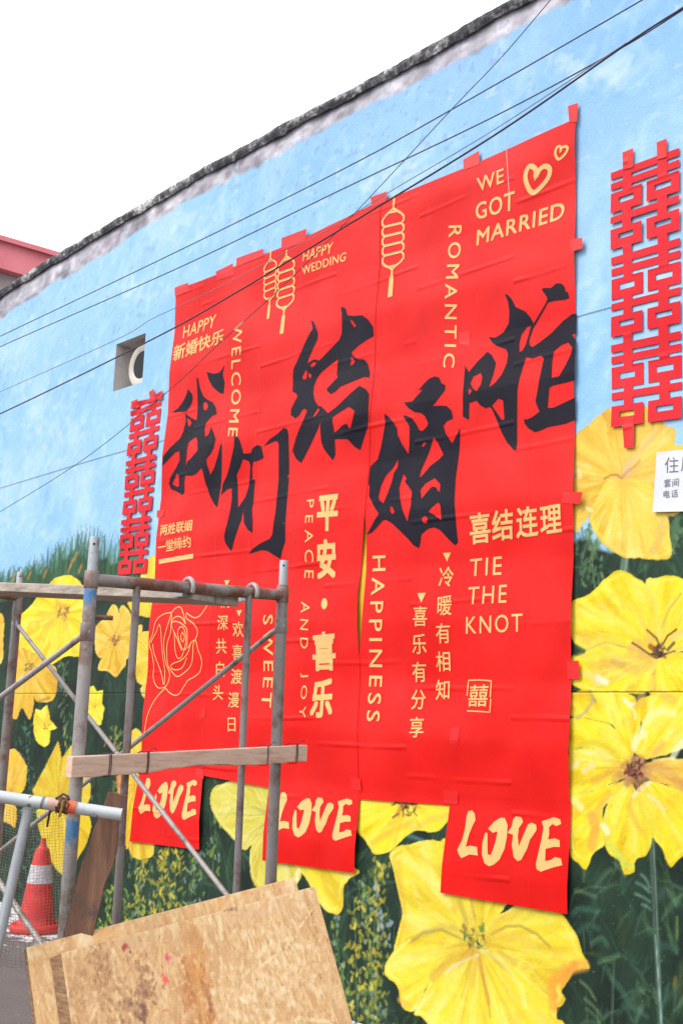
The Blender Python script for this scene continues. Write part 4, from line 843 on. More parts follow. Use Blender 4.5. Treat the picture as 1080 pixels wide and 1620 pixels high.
em_chars(CA, '一堂缔约', [(50, 1438), (110, 1425), (172, 1412), (238, 1400)], 66, 92, -.17, 0, .016)
ribbon(CA, [[(22, 1546), (278, 1504)]], .034, 0, 'rule', None, 0)
em_chars(T5, '情深共白头', [(634, 235), (622, 402), (607, 575), (594, 745), (583, 920)], 84, 122, -.02, 0 if False else 1)
em_chars(T5, '欢喜渡漫日', [(735, 452), (724, 622), (712, 800), (699, 975), (690, 1155)], 84, 122, .0, 1)
set_text('SWEET', T5([(993, 342), (976, 1032), (900, 1026), (922, 345)]), 1, B[1], G, .006, 1.3)
for fn, k, x, y, r in ((T5, 1, 637, 107, 20), (T5, 1, 740, 331, 20), (T6, 3, 980, 468, 23), (T6, 3, 832, 717, 26)):
    printed('triangle_mark', *poly_shape(W(fn, [(x - r, y - r), (x + r, y - r * 1.1), (x, y + r * 1.25)])), OFFK[k], B[k], G)
def heavy(ch, x, y, w_, h_):
    set_text(ch, T6([(x - w_ / 2, y - h_ / 2 + 6), (x + w_ / 2, y - h_ / 2 - 8), (x + w_ / 2 - 6, y + h_ / 2 - 4), (x - w_ / 2 - 6, y + h_ / 2 + 2)]), 2, B[2], G, .034)
for a_ in (('平', 266, 203, 128, 222), ('安', 252, 482, 116, 240), ('喜', 238, 1045, 142, 238), ('乐', 224, 1332, 132, 236)): heavy(*a_)
printed('dot_mark', *poly_shape(W(T6, [(240 + 19 * math.cos(q * .3927), 755 + 34 * math.sin(q * .3927)) for q in range(16)])), 2, B[2], G)
set_text('PEACE', T6([(177, 117), (166, 600), (108, 596), (132, 122)]), 2, B[2], G, 0, 1.6)
set_text('AND', T6([(151, 745), (137, 1030), (92, 1025), (97, 741)]), 2, B[2], G, 0, 1.6)
set_text('JOY', T6([(133, 1172), (126, 1450), (77, 1446), (86, 1176)]), 2, B[2], G, 0, 1.6)
set_text('HAPPINESS', T6([(606, 458), (576, 1474), (496, 1470), (525, 462)]), 3, B[3], G, .006, 1.35)
em_chars(T6, '冷暖有相知', [(978, 590), (973, 765), (967, 935), (962, 1105), (957, 1278)], 94, 132, -.05, 3)
em_chars(T6, '喜乐有分享', [(828, 832), (818, 1000), (812, 1170), (808, 1337), (803, 1507)], 94, 132, -.02, 3)
em_chars(T7, '喜结连理', [(295, 310), (440, 290), (595, 270), (747, 252)], 142, 205, -.13, 4, .018)
set_text('TIE', T7([(224, 507), (428, 488), (426, 606), (220, 616)]), 4, B[4], G, .0, 1.2)
set_text('THE', T7([(219, 687), (466, 670), (465, 786), (214, 797)]), 4, B[4], G, .0, 1.2)
set_text('KNOT', T7([(211, 877), (573, 855), (570, 973), (207, 986)]), 4, B[4], G, .0, 1.2)
set_text('囍', T7([(226, 1312), (345, 1308), (336, 1450), (214, 1450)]), 4, B[4], G, .008)
ribbon(T7, [[(212, 1282), (285, 1279), (358, 1285)], [(359, 1285), (356, 1390)], [(360, 1400), (357, 1486), (300, 1482), (212, 1478)], [(208, 1380), (213, 1290)]], .007, 4, 'seal_frame', None, 0)
# hearts, lanterns, rose
ribbon(T2, [[(826, 396), (829, 352), (800, 336), (778, 378), (784, 428), (810, 466), (850, 440), (890, 392), (900, 352), (880, 336), (850, 352), (826, 396)]], .030, 4, 'heart_emblem')
ribbon(T2, [[(956, 268), (958, 242), (940, 241), (930, 275), (945, 302), (975, 280), (992, 250), (980, 238), (962, 248), (956, 268)]], .016, 4, 'heart_emblem')
def lantern(fn, quad, k, wd):
    Q = [np.array(wall(p)) for p in fn(quad)]
    left = []; right = []
    for i in range(5):
        y0 = .21 + i * .092; left += [(.10, y0), (.0, y0 + .03), (.0, y0 + .065)]; right += [(.90, y0), (1.0, y0 + .03), (1.0, y0 + .065)]
    left += [(.12, .675)]; right += [(.88, .675)]
    ls = [[(.5, 0), (.5, .135)], [(.3, .175), (.5, .14), (.7, .175)], [(.12, .205), (.3, .175), (.7, .175), (.88, .205)], left, right, [(.12, .675), (.32, .70), (.68, .70), (.88, .675)], [(.34, .70), (.5, .735), (.66, .70)], [(.5, .735), (.5, .80)]]
    for i in range(1, 5): y0 = .21 + i * .092; ls.append([(.08, y0), (.92, y0)])
    V, Fc = strokes_shape([[bil(u, v, Q) for u, v in l] for l in ls], wd); b0 = len(V)
    V += [bil(u, v, Q) for u, v in ((.40, .80), (.60, .80), (.61, 1.0), (.39, 1.0))]; Fc += [(b0, b0 + 1, b0 + 2), (b0, b0 + 2, b0 + 3)]
    printed('lantern_emblem', V, Fc, OFFK[k], B[k], G, .0018, .2)
lantern(T2, [(64, 486), (172, 462), (150, 975), (45, 1002)], 3, .016); lantern(T1, [(570, 182), (640, 150), (616, 545), (552, 575)], 1, .013); lantern(T1, [(650, 152), (742, 118), (716, 632), (618, 662)], 1, .016)
ribbon(T5, [[(520, 235), (490, 290), (450, 350), (410, 365), (370, 345), (350, 330), (352, 370), (400, 405), (430, 450), (430, 490), (410, 530), (385, 545), (355, 590)],
 [(345, 410), (335, 370), (325, 330), (305, 290), (285, 285), (260, 300), (240, 325), (190, 335), (145, 365), (120, 410), (105, 480), (75, 560), (90, 620), (100, 720), (95, 790), (110, 850), (140, 885), (190, 875), (210, 830), (215, 780), (190, 700), (180, 600), (185, 520), (215, 420), (235, 345), (240, 330)],
 [(85, 550), (130, 470), (155, 415), (165, 480), (165, 560), (170, 650), (180, 760), (180, 860)],
 [(240, 340), (240, 400), (235, 470), (205, 560), (200, 650), (205, 720), (235, 770), (270, 800), (310, 780), (370, 720), (390, 640), (395, 570), (415, 530), (430, 600), (455, 680), (440, 760), (400, 800), (350, 830), (320, 880), (290, 930), (260, 940), (220, 920), (185, 880)],
 [(345, 410), (320, 370), (290, 355), (255, 370), (240, 420), (260, 480), (260, 600), (275, 660), (300, 660), (325, 610), (345, 520), (330, 440), (300, 440), (285, 480), (300, 560), (320, 600), (345, 585), (355, 500), (350, 440), (300, 400), (255, 395), (245, 430), (280, 520), (310, 610)],
 [(320, 470), (307, 510), (320, 545), (334, 505), (320, 470)], [(380, 550), (350, 630), (300, 680), (250, 700), (225, 720), (235, 745), (270, 750), (310, 730), (345, 660)], [(100, 560), (110, 640), (150, 760), (175, 860)],
 [(185, 890), (140, 940), (95, 1010), (65, 1090), (45, 1170), (35, 1215)]], .0075, 0, 'rose_emblem')
# tape tabs
def tape(k, quad, extra=.003):
    Q = [np.array(wall((p[0] + rng.normal(0, 1.1), p[1] + rng.normal(0, 1.1)))) for p in quad]; n = 4
    vs = [bil(i / n, j / n, Q) for j in range(n + 1) for i in range(n + 1)]; fs = [(j * (n + 1) + i, (j + 1) * (n + 1) + i, (j + 1) * (n + 1) + i + 1, j * (n + 1) + i + 1) for j in range(n) for i in range(n)]
    mesh_obj('tape', [(s, -(disp(s, z, OFFK[k]) * (1 if True else 0) + extra), z) for s, z in vs], fs, MAT_TAPE, B[k])
for k, q in ((4, [(901, 168), (916, 165), (915, 196), (902, 197)]), (4, [(903, 382), (924, 378), (925, 396), (908, 400)]), (4, [(893, 782), (924, 780), (921, 800), (893, 799)]), (4, [(900, 1047), (918, 1047), (919, 1075), (901, 1075)]),
             (3, [(735, 254), (762, 243), (763, 262), (737, 272)]), (2, [(591, 314), (614, 303), (616, 320), (592, 331)]), (1, [(449, 377), (489, 364), (489, 386), (450, 398)]), (1, [(380, 411), (422, 396), (424, 408), (379, 424)]), (0, [(347, 431), (372, 420), (374, 436), (348, 446)]),
             (0, [(280, 459), (303, 450), (306, 462), (281, 470)]), (0, [(252, 808), (263, 806), (262, 820), (251, 821)]), (3, [(702, 1250), (726, 1251), (725, 1272), (701, 1270)]), (2, [(558, 1230), (573, 1232), (573, 1252), (557, 1250)]), (3, [(729, 527), (745, 525), (744, 545), (728, 546)]),
             (0, [(312, 1211), (326, 1212), (325, 1228), (311, 1228)]), (1, [(322, 1120), (331, 1119), (331, 1134), (322, 1136)]), (3, [(717, 1150), (732, 1149), (730, 1178), (716, 1178)])): tape(k, q)

# ================================================================== PAPER CUT-OUTS
MAT_CUT = sheet_mat('red_felt_cutout', rgb(242, 32, 46), .55, .2)
STEMS = [(.18, .31), (.69, .83)]
def cutout(quad, units, label, tabs, crumple=0.0):
    Q = [np.array(wall(p)) for p in quad]
    us = sorted({0, .12, .18, .31, .34, .465, .535, .65, .69, .83, .885, 1.0}); vb_ = [0, .085, .13, .21, .25, .325, .39, .485, .53, .61, .68, .75, .81, .91, 1.0]
    vs_ = []
    for n in range(units): vs_ += [(n + q) / units for q in vb_[(1 if n else 0):]]
    vs_ = vs_[:-1]
    def solid(u, v):
        q = (v * units) % 1.0
        stem_ = any(a < u < b for a, b in STEMS); box_ = u < .465 or u > .535; hole = .12 < u < .34 or .65 < u < .885
        if q < .085 or .13 < q < .21 or .53 < q < .61: return True
        if .25 < q < .485: return box_ and not (hole and .325 < q < .39)
        if .68 < q < .91: return box_ and not (hole and .75 < q < .81)
        return stem_
    e = empty('paper_cutout', (*[(Q[2] + Q[3])[0] / 2, 0], float(Q[2][1])), label, 'cutout', 'double-happiness cut-out chains')
    bm = bmesh.new(); nu, nv = len(us), len(vs_)
    grid = {}
    def vert(i, j):
        if (i, j) not in grid:
            s, z = bil(us[i], vs_[j], Q); y = -(.0105 + .003 * math.sin(3 * z + 2 * s) + .004 * math.sin(11 * z) + crumple * max(0, 1 - j / 6) * math.sin(9 * us[i] + j))
            grid[i, j] = bm.verts.new((s - e.location.x, y - e.location.y, z - e.location.z))
        return grid[i, j]
    for j in range(nv - 1):
        for i in range(nu - 1):
            if solid((us[i] + us[i + 1]) / 2, (vs_[j] + vs_[j + 1]) / 2): bm.faces.new((vert(i, j), vert(i, j + 1), vert(i + 1, j + 1), vert(i + 1, j)))
    bmesh.ops.recalc_face_normals(bm, faces=bm.faces[:])
    me = bpy.data.meshes.new('cutout_sheet'); bm.to_mesh(me); bm.free(); me.materials.append(MAT_CUT); o = link(bpy.data.objects.new('cutout_sheet', me), e)
    so_ = o.modifiers.new('thickness', 'SOLIDIFY'); so_.thickness = .0014; so_.offset = 0
    for tq in tabs:
        R_ = [np.array(wall(p)) for p in tq]
        mesh_obj('tape', [(p[0], -.015, p[1]) for p in R_], [(3, 2, 1, 0)], MAT_TAPE, e)
    return e
cutout([(967, 275), (1075, 235), (1079, 676), (968, 690)], 3, 'large red double-happiness cut-out chain right of the banner', [[(986, 243), (1003, 236), (1003, 266), (987, 270)], [(1040, 227), (1056, 221), (1056, 250), (1041, 254)], [(985, 660), (1005, 658), (1004, 709), (989, 710)]])
cutout([(210, 640), (258, 622), (232, 916), (187, 918)], 3, 'small red double-happiness cut-out chain left of the banner', [[(238, 621), (246, 616), (248, 632), (241, 635)], [(210, 636), (220, 632), (222, 645), (211, 647)], [(252, 622), (260, 618), (259, 632), (252, 634)]], .012)

# ================================================================== PAPER NOTICE
MAT_PAPER = sheet_mat('white_paper', rgb(232, 234, 244), .6, .2, .04); MAT_GREYINK = sheet_mat('grey_ink', rgb(120, 120, 134), .7, .2)
Q = [np.array(wall(p)) for p in [(1040, 716), (1180, 702), (1180, 808), (1034, 811)]]
pe = empty('paper_notice', (float(Q[3][0]), 0, float(Q[3][1])), 'white paper notice with Chinese print pasted on the yellow flower', 'notice')
n = 8; vs = [bil(i / n, j / n, Q) for j in range(n + 1) for i in range(n + 1)]
mesh_obj('paper', [(s, -(.010 + .004 * math.sin(9 * s + 3 * z) + (.018 * max(0, (j // (n + 1)) / n - .75))), z) for j, (s, z) in enumerate(vs)], [(j * (n + 1) + i, (j + 1) * (n + 1) + i, (j + 1) * (n + 1) + i + 1, j * (n + 1) + i + 1) for j in range(n) for i in range(n)], MAT_PAPER, pe, True)
def note(txt, quad, bold=0.0):
    vs, fs = glyphs(txt, bold); R_ = [np.array(wall(p)) for p in quad]
    mesh_obj('letter', [(s, -(.0125 + .004 * math.sin(9 * s + 3 * z)), z) for s, z in (bil(x, .88 - y, R_) for x, y in vs)], fs, MAT_GREYINK, pe)
Z9 = Zm(900, 600, 5.4)
for ch, x, y, w_, h_ in (('住', 885, 735, 128, 150), ('房', 1020, 720, 128, 150), ('套', 850, 890, 64, 76), ('间', 918, 885, 64, 76), ('电', 840, 985, 62, 74), ('话', 910, 980, 62, 74)):
    note(ch, Z9([(x - w_ / 2, y - h_ / 2 + 5), (x + w_ / 2, y - h_ / 2 - 4), (x + w_ / 2, y + h_ / 2 - 4), (x - w_ / 2, y + h_ / 2 + 5)]), -.01 if w_ > 100 else .0)
# ================================================================== SCAFFOLD
def metal_mat(name, c0, c1, rust, amount=.56, rough=.55, metal=.35, patch=None, scale=9):
    m, t, b = new_mat(name)
    n = obj_noise(t, scale, 6, .7); n2 = obj_noise(t, 38, 5, .7, (1, 1, .35)); n3 = obj_noise(t, 5, 6, .7)
    c = mixc(t, n2, c0, c1)
    c = mixc(t, ramp(t, n, [(amount - .06, (0, 0, 0, 1)), (amount + .08, (1, 1, 1, 1))]), c, rust)
    if patch:                               # old paint left in a band of heights
        geo = t.nodes.new('ShaderNodeNewGeometry'); sx = t.nodes.new('ShaderNodeSeparateXYZ'); t.links.new(geo.outputs['Position'], sx.inputs[0])
        for z0, z1, pc in patch:
            mr = N(t, 'ShaderNodeMapRange', interpolation_type='SMOOTHSTEP'); t.links.new(sx.outputs['Z'], mr.inputs[0])
            mr.inputs[1].default_value = (z1 - z0) / 2 * 1.3; mr.inputs[2].default_value = 0; mr.inputs[3].default_value = 0; mr.inputs[4].default_value = 1
            sb = N(t, 'ShaderNodeMath', operation='SUBTRACT'); t.links.new(sx.outputs['Z'], sb.inputs[0]); sb.inputs[1].default_value = (z0 + z1) / 2
            ab = N(t, 'ShaderNodeMath', operation='ABSOLUTE'); t.links.new(sb.outputs[0], ab.inputs[0]); t.links.new(ab.outputs[0], mr.inputs[0])
            ml = N(t, 'ShaderNodeMath', operation='MULTIPLY'); t.links.new(mr.outputs[0], ml.inputs[0]); t.links.new(obj_noise(t, 14, 5, .7), ml.inputs[1])
            c = mixc(t, ramp(t, ml.outputs[0], [(.36, (0, 0, 0, 1)), (.44, (1, 1, 1, 1))]), c, pc)
    t.links.new(c, b.inputs['Base Color']); b.inputs['Roughness'].default_value = rough; b.inputs['Metallic'].default_value = metal
    bump(t, b, n2, .35, .0015); return m
BLUE = rgb(82, 138, 190)
MAT_POST = metal_mat('grey_scaffold_paint', rgb(150, 144, 142), rgb(186, 178, 174), rgb(134, 98, 84), .55, .5, .15, [(1.80, 1.98, BLUE), (1.02, 1.24, BLUE)])
MAT_BAR = metal_mat('dark_scaffold_paint', rgb(130, 122, 120), rgb(160, 150, 146), rgb(118, 86, 76), .56, .5, .15)
MAT_RUSTY = metal_mat('rusty_tube', rgb(150, 136, 130), rgb(172, 160, 154), rgb(138, 88, 72), .47, .6, .3)
MAT_BRACE = metal_mat('brace_tube', rgb(158, 150, 146), rgb(196, 188, 182), rgb(126, 100, 88), .58, .5, .15)
MAT_GALV = metal_mat('galvanised_tube', rgb(168, 172, 178), rgb(206, 210, 214), rgb(140, 136, 132), .62, .45, .4)
N1 = at(150, 850, 3.8); R1 = on_x(449, 887, N1[0]); R2 = at(33, 905, 5.5); N2 = N1 + (R2 - R1); N2[2] = R2[2]
sc = empty('scaffold', (-4.1, -2.5, 0), 'grey steel frame scaffold with crossed braces standing before the banner', 'scaffold')
def post(p, zsplit, matl, lean=(0, 0), r=.0215):
    x, y, zt = p; b0 = np.array((x + lean[0], y + lean[1], gnd(x))); tp = np.array((x, y, zt))
    sp = b0 + (tp - b0) * ((zsplit - b0[2]) / (zt - b0[2]))
    po = MB().tube([b0, b0 + (sp - b0) * .5, sp], r, 14).build('post', matl, sc, True)
    off = np.array(po.parent.location)
    def sub(name, pts, rr, mt, n=14):
        mbq = MB().tube(pts, rr, n); me = bpy.data.meshes.new(name)
        me.from_pydata([tuple(np.array(q) - off) for q in mbq.v], [], mbq.f); me.materials.append(mt); me.update()
        me.polygons.foreach_set('use_smooth', [True] * len(me.polygons)); me.set_sharp_from_angle(angle=math.radians(40))
        return link(bpy.data.objects.new(name, me), po)
    sub('coupling_pin', [sp, sp + (tp - sp) * .96, tp], [.0165, .0165, .0155], MAT_GALV)
    hz = sp + (tp - sp) * .78; toc = (C - hz); toc[2] = 0; toc /= np.linalg.norm(toc)
    sub('pin_shade_disc', [hz + toc * .012, hz + toc * .0172], .0042, MAT_HOLE_SHADE, 8)  # small dark plug, no real hole; its shade is put in as colour
    sub('base_foot', [b0 + (0, 0, .001), b0 + (0, 0, .02)], .06, MAT_BAR)
    return b0, tp
zsN = z_at(N1[0], N1[1], 903); zsR = z_at(R1[0], R1[1], 926); zs2 = z_at(R2[0], R2[1], 938)
bN1, tN1 = post(N1, zsN, MAT_POST, (.035, -.012)); bR1, tR1 = post(R1, zsR, MAT_BAR, (.03, -.01)); bR2, tR2 = post(R2, zs2, MAT_BAR, (.02, 0)); bN2, tN2 = post(N2, zs2, MAT_BAR, (.03, 0))
def on_post(b0, tp, py):                    # point of a post that shows at row py
    a, b = 0.0, 1.0
    for _ in range(40):
        m = (a + b) / 2
        if proj(b0 + (tp - b0) * m)[1] > py: a = m
        else: b = m
    return b0 + (tp - b0) * a
t0 = on_post(bN1, tN1, 917); t1 = on_post(bR1, tR1, 942)
top1 = MB().tube([t0, (t0 + t1) / 2, t1], .0215, 14).build('top_tube', MAT_RUSTY, sc, True)
u0 = on_post(bR2, tR2, 944); u1 = u0 + (N2 - R2) * np.array([1, 1, 0]); MB().tube([u0, u1], .0215, 14).build('top_tube', MAT_RUSTY, sc, True)
fx = float(N1[0])
for (bq, tq, pj) in ((bN1, tN1, t0), (bR1, tR1, t1), (bN1, tN1, on_post(bN1, tN1, 1000)), (bR1, tR1, on_post(bR1, tR1, 990))):
    dq = (tq - bq) / np.linalg.norm(tq - bq); MB().tube([pj - dq * .030, pj - dq * .026, pj + dq * .026, pj + dq * .030], [.0225, .0245, .0245, .0225], 14).build('collar', MAT_RUSTY if pj is t0 or pj is t1 else MAT_BAR, sc, True)
for (pa, pb) in (((217, 927), (184, 1455)), ((394, 938), (374, 1412))):
    q0 = on_x(*pa, fx + .008); q1 = on_x(*pb, fx + .02); d = (q0 - q1) / (q0[2] - q1[2]); q2 = q1 - d * (q1[2] - .12)
    MB().tube([q2, q1, q0], .0132, 12).build('inner_bar', MAT_BAR, sc, True)
l0, l1 = on_post(bN1, tN1, 1720), None
l1 = bR1 + (tR1 - bR1) * ((l0[2] - bR1[2]) / (tR1[2] - bR1[2])); MB().tube([l0, l1], .015, 12).build('bottom_rail', MAT_BAR, sc, True)
def brace(p, q, r=.0105):
    o = MB().tube([p, (p + q) / 2, q], r, 10).build('cross_brace', MAT_BRACE, sc, True)
    mbq = MB(); off = np.array(sc.location)
    for e, f_ in ((p, q), (q, p)):
        d = (f_ - e) / np.linalg.norm(f_ - e); mbq.tube([e + d * .0 + (.012, -.016, 0), e + d * .0 + (-.012, .016, 0)], .016, 10)
    me = bpy.data.meshes.new('brace_clip'); me.from_pydata([tuple(np.array(v) - off) for v in mbq.v], [], mbq.f); me.materials.append(MAT_GALV); me.update()
    link(bpy.data.objects.new('brace_clip', me), o)
brace(on_post(bR2, tR2, 986), on_post(bR1, tR1, 1500)); brace(on_post(bR1, tR1, 990), on_post(bR2, tR2, 1352))
brace(on_post(bN1, tN1, 1000), on_post(bN2, tN2, 1330)); brace(on_post(bN2, tN2, 1010), on_post(bN1, tN1, 1540))
MB().tube([on_post(bN1, tN1, 975) + (.0, .02, 0), on_post(bN1, tN1, 975) + (.03, .075, .0)], .008, 8).build('lock_pin', MAT_RUSTY, sc, True)
# tower plank hung on the top tubes by steel hooks
m, t, b = new_mat('weathered_wood')
n = obj_noise(t, 3.2, 6, .7, (2, 14, 14)); t.links.new(ramp(t, n, [(.3, rgb(140, 124, 112)), (.5, rgb(186, 172, 158)), (.7, rgb(214, 202, 188))]), b.inputs['Base Color']); b.inputs['Roughness'].default_value = .8; bump(t, b, n, .5, .004); MAT_WEATH = m
pl = empty('scaffold_plank', (-4.1, -2.5, 1.93), 'weathered grey wooden plank hooked onto the top of the scaffold', 'plank')
ra = on_x(296, 942, fx); rb = on_x(392, 947, fx)
tm = (t0 + t1) / 2; ry0, ry1 = ra[1], rb[1]
zr = t0[2] + (t1[2] - t0[2]) * ((ry0 + ry1) / 2 - t0[1]) / (t1[1] - t0[1]) - .028
lx = R2[0] - .12
far_ = at(20, 941, 5.2)
c_r = np.array((fx - .012, (ry0 + ry1) / 2, zr)); 
# left end lies on the far frame's tube
yl = -2.62; zl = u0[2] + .012
c_l = np.array((lx, yl, zl)); ax_ = (c_l - c_r); Lp = np.linalg.norm(ax_); ax_ /= Lp
sd = np.cross(ax_, (0, 0, 1)); sd /= np.linalg.norm(sd); upv = np.cross(sd, ax_); upv *= np.sign(upv[2])
for k in (-1, 1):
    MB().box((c_r + c_l) / 2 + sd * k * .062, ax_ * Lp / 2, sd * .059, upv * .019).build('board', MAT_WEATH, pl, False, .003)
for px, py in ((297, 925), (398, 935)):
    q = on_x(px, py + 7, fx); f_ = (q[1] - t0[1]) / (t1[1] - t0[1]); cc = t0 + (t1 - t0) * f_; td = (t1 - t0) / np.linalg.norm(t1 - t0)
    arc = []
    for a in np.linspace(-.6, math.pi + .3, 12): arc.append(cc + np.array((1, 0, 0)) * .031 * math.cos(a) * 1.0 + np.array((0, 0, 1)) * .033 * math.sin(a))
    MB().tube(arc, .0085, 8).build('hook', MAT_BRACE, pl, True)
    MB().box(cc + td * 0 + (-.045, 0, -.02), (.03, 0, 0), td * .012, (0, 0, .012)).build('hook_plate', MAT_GALV, pl, False, .002)
# batten wired across the frame
m, t, b = new_mat('raw_pine')
n = obj_noise(t, 4, 6, .7, (8, 1.6, 14), .3); n2 = obj_noise(t, 60, 3)
c = ramp(t, n, [(.3, rgb(200, 154, 132)), (.48, rgb(230, 190, 166)), (.7, rgb(244, 212, 190))]); t.links.new(c, b.inputs['Base Color']); b.inputs['Roughness'].default_value = .75; bump(t, b, n, .4, .003); MAT_PINE = m
ba, bb = on_x(109, 1214, fx + .052), on_x(481, 1191, fx + .052)
bt = empty('wooden_batten', tuple((ba + bb) / 2), 'pale sawn wooden batten wired across the scaffold frame', 'batten')
NB = 24; bx = MB(); dl = (bb - ba) / NB; dn = dl / np.linalg.norm(dl)
for i in range(NB + 1):
    p = ba + dl * i; h = .0335 - .004 * i / NB; cut = .012 * max(0, math.sin((i - 7) / 10 * math.pi)) if 7 <= i <= 17 else 0; cut += .002 * math.sin(i * 2.3)
    for (dx, dz) in ((.018, h), (-.018, h), (-.018, -h + cut * .6), (.018, -h + cut)): bx.v.append(p + (dx, 0, dz))
for i in range(NB):
    for k in range(4): a = i * 4; bx.f.append((a + k, a + (k + 1) % 4, a + 4 + (k + 1) % 4, a + 4 + k))
bx.f += [(3, 2, 1, 0), tuple(NB * 4 + k for k in range(4))]
bx.build('timber', MAT_PINE, bt, False, .003)
MAT_WIRE = metal_mat('binding_wire', rgb(70, 62, 66), rgb(100, 92, 92), rgb(92, 60, 50), .5, .5, .6)
for px in (160, 213, 408, 460):
    f_ = (px - 109) / (481 - 109); p = ba + (bb - ba) * f_
    w_ = MB()
    for j in range(2):
        o_ = dn * (.004 * j + .003 * rng.normal()); w_.tube([p + o_ + q for q in map(np.array, ((.0205, 0, .037), (.0205, .002, 0), (.0205, -.001, -.036), (-.0205, 0, -.037), (-.07, .004, -.02), (-.075, 0, .02), (-.0205, 0, .037), (.0205, 0, .037)))], .0014, 5)
    w_.tube([p + q for q in map(np.array, ((.021, 0, .03), (.035, .012, .05), (.03, .03, .045)))], .0014, 5)
    w_.build('tie_wire', MAT_WIRE, bt)

# ================================================================== BARRIER, WIRE NET, CONE, BOARDS
m, t, b = new_mat('worn_white_tube')
n = obj_noise(t, 30, 6, .75); n2 = obj_noise(t, 6, 5); c = mixc(t, ramp(t, n2, [(.3, (0, 0, 0, 1)), (.7, (1, 1, 1, 1))]), rgb(188, 198, 206), rgb(220, 222, 220)); c = mixc(t, ramp(t, n, [(.60, (0, 0, 0, 1)), (.66, (1, 1, 1, 1))]), c, rgb(96, 88, 80))
t.links.new(c, b.inputs['Base Color']); b.inputs['Roughness'].default_value = .5; b.inputs['Metallic'].default_value = .15; bump(t, b, n, .3, .001); MAT_RAIL = m
MAT_ORANGE = noisy('orange_paint', [(.35, rgb(240, 92, 50)), (.7, rgb(250, 124, 80))], 20, 4, .5, 0, .2)
MAT_PINKP = noisy('faded_paint', [(.35, rgb(206, 160, 140)), (.7, rgb(226, 200, 186))], 24, 5, .6, 0, .2)
r0, r1 = at(-150, 1238, 3.42), at(193, 1289, 3.44); rd = (r1 - r0) / np.linalg.norm(r1 - r0)
br = empty('pipe_barrier', (float(r0[0]), float(r0[1]), 0), 'white pipe barrier rail with sloping grey leg at the left edge', 'barrier')
rl = MB(); rl.tube([r0, r1], .0185, 18, False)
nseg = 18; b0 = len(rl.v); rl.tube([r1, r1 - rd * .12], .0158, 18, False)
for k in range(18): rl.f.append((18 + k, b0 + k, b0 + (k + 1) % 18, 18 + (k + 1) % 18))
rl.f.append(tuple(b0 + 18 + k for k in range(18)))
rl.f.append(tuple(range(18))[::-1])
rl.build('rail', MAT_RAIL, br, True)
MB().tube([at(107, 1276, 3.43), at(121, 1278, 3.43)], .0192, 18).build('paint_band', MAT_ORANGE, br, True)
MB().tube([at(77, 1271, 3.43), at(96, 1274, 3.43)], .0190, 18).build('paint_band', MAT_PINKP, br, True)
MB().tube([at(67, 1269.5, 3.43), at(69.5, 1270, 3.43)], .0191, 18).build('paint_band', MAT_BAR, br, True)
lt_ = at(46, 1278, 3.45); lp_ = at(0, 1482, 3.36); ld = (lp_ - lt_); lf = lt_ + ld * ((lt_[2] - gnd(-3.6)) / -ld[2])
MB().tube([lf, lp_, lt_], .0155, 14).build('leg', MAT_GALV, br, True)
lt2 = at(-140, 1248, 3.45); MB().tube([lf + (lt2 - lt_) * 1.0 + (-.02, 0, 0), lt2], .0155, 14).build('leg', MAT_GALV, br, True)
MAT_ROPE = noisy('rusty_chain', [(.3, rgb(70, 44, 34)), (.7, rgb(140, 96, 60))], 60, 4, .7, .2)
MAT_YROPE = noisy('ochre_rope', [(.3, rgb(150, 112, 50)), (.7, rgb(196, 156, 80))], 90, 4, .8)
rp = MB(); pc = at(100, 1274, 3.43)
for j in range(7):
    a = rng.uniform(0, 6.28); arc = [pc + rd * (rng.normal(0, .004) + (j - 3) * .005) + np.array((math.cos(q) * .6, math.cos(q) * -.6, math.sin(q))) * .0225 for q in np.linspace(a, a + 5.2, 9)]; rp.tube(arc, .0034, 6)
rp.tube([at(95, 1260, 3.40), at(100, 1256, 3.4), at(108, 1260, 3.4), at(110, 1266, 3.4)], .004, 6)
rp.build('rusty_tie', MAT_ROPE, br, True)
MB().tube([at(101, 1266, 3.40), at(98, 1280, 3.40), at(94, 1292, 3.41)], .0042, 6).build('rope_end', MAT_YROPE, br, True)
MB().tube([at(80, 1282, 3.44), at(77, 1296, 3.45), at(75, 1308, 3.45)], .0035, 6).build('rope_end', MAT_ROPE, br, True)
# wire net hanging from the rail
MAT_NET = noisy('net_wire', [(.3, rgb(120, 116, 104)), (.7, rgb(178, 172, 156))], 30, 3, .5, .4)
nt_ = MB(); nA, nB2 = at(-120, 1262, 3.46), at(112, 1287, 3.47); dn_ = np.array((0, 0, -1.0)); Hn = .46; cell = .0088
def netp(u, v):
    p = nA + (nB2 - nA) * u + dn_ * v; bul = .03 * math.sin(u * 5) * v / Hn + .012 * math.sin(17 * u + 9 * v) + .006 * math.sin(31 * u - 14 * v)
    x = u - .06 * v / Hn * math.sin(4 * u + 1)
    return nA + (nB2 - nA) * x + dn_ * (v + .01 * math.sin(11 * u)) + np.array((.7, -.7, 0)) * bul * .8
Wn = np.linalg.norm(nB2 - nA)
for i in range(int(Wn / cell)):
    u = i * cell / Wn; lim_ = Hn * (1.0 - .25 * max(0, u - .75) * 4 * .5); nt_.tube([netp(u + .006 * math.sin(q * 1.3 + i), q / 12 * lim_) for q in range(13)], .00055, 3, False)
for j in range(int(Hn / cell)):
    v_ = j * cell; umax = 1.0 - (.10 * max(0, v_ / Hn - .3)); nt_.tube([netp(q / 22 * umax, v_ + .0015 * math.sin(q * 2 + j)) for q in range(23)], .00055, 3, False)
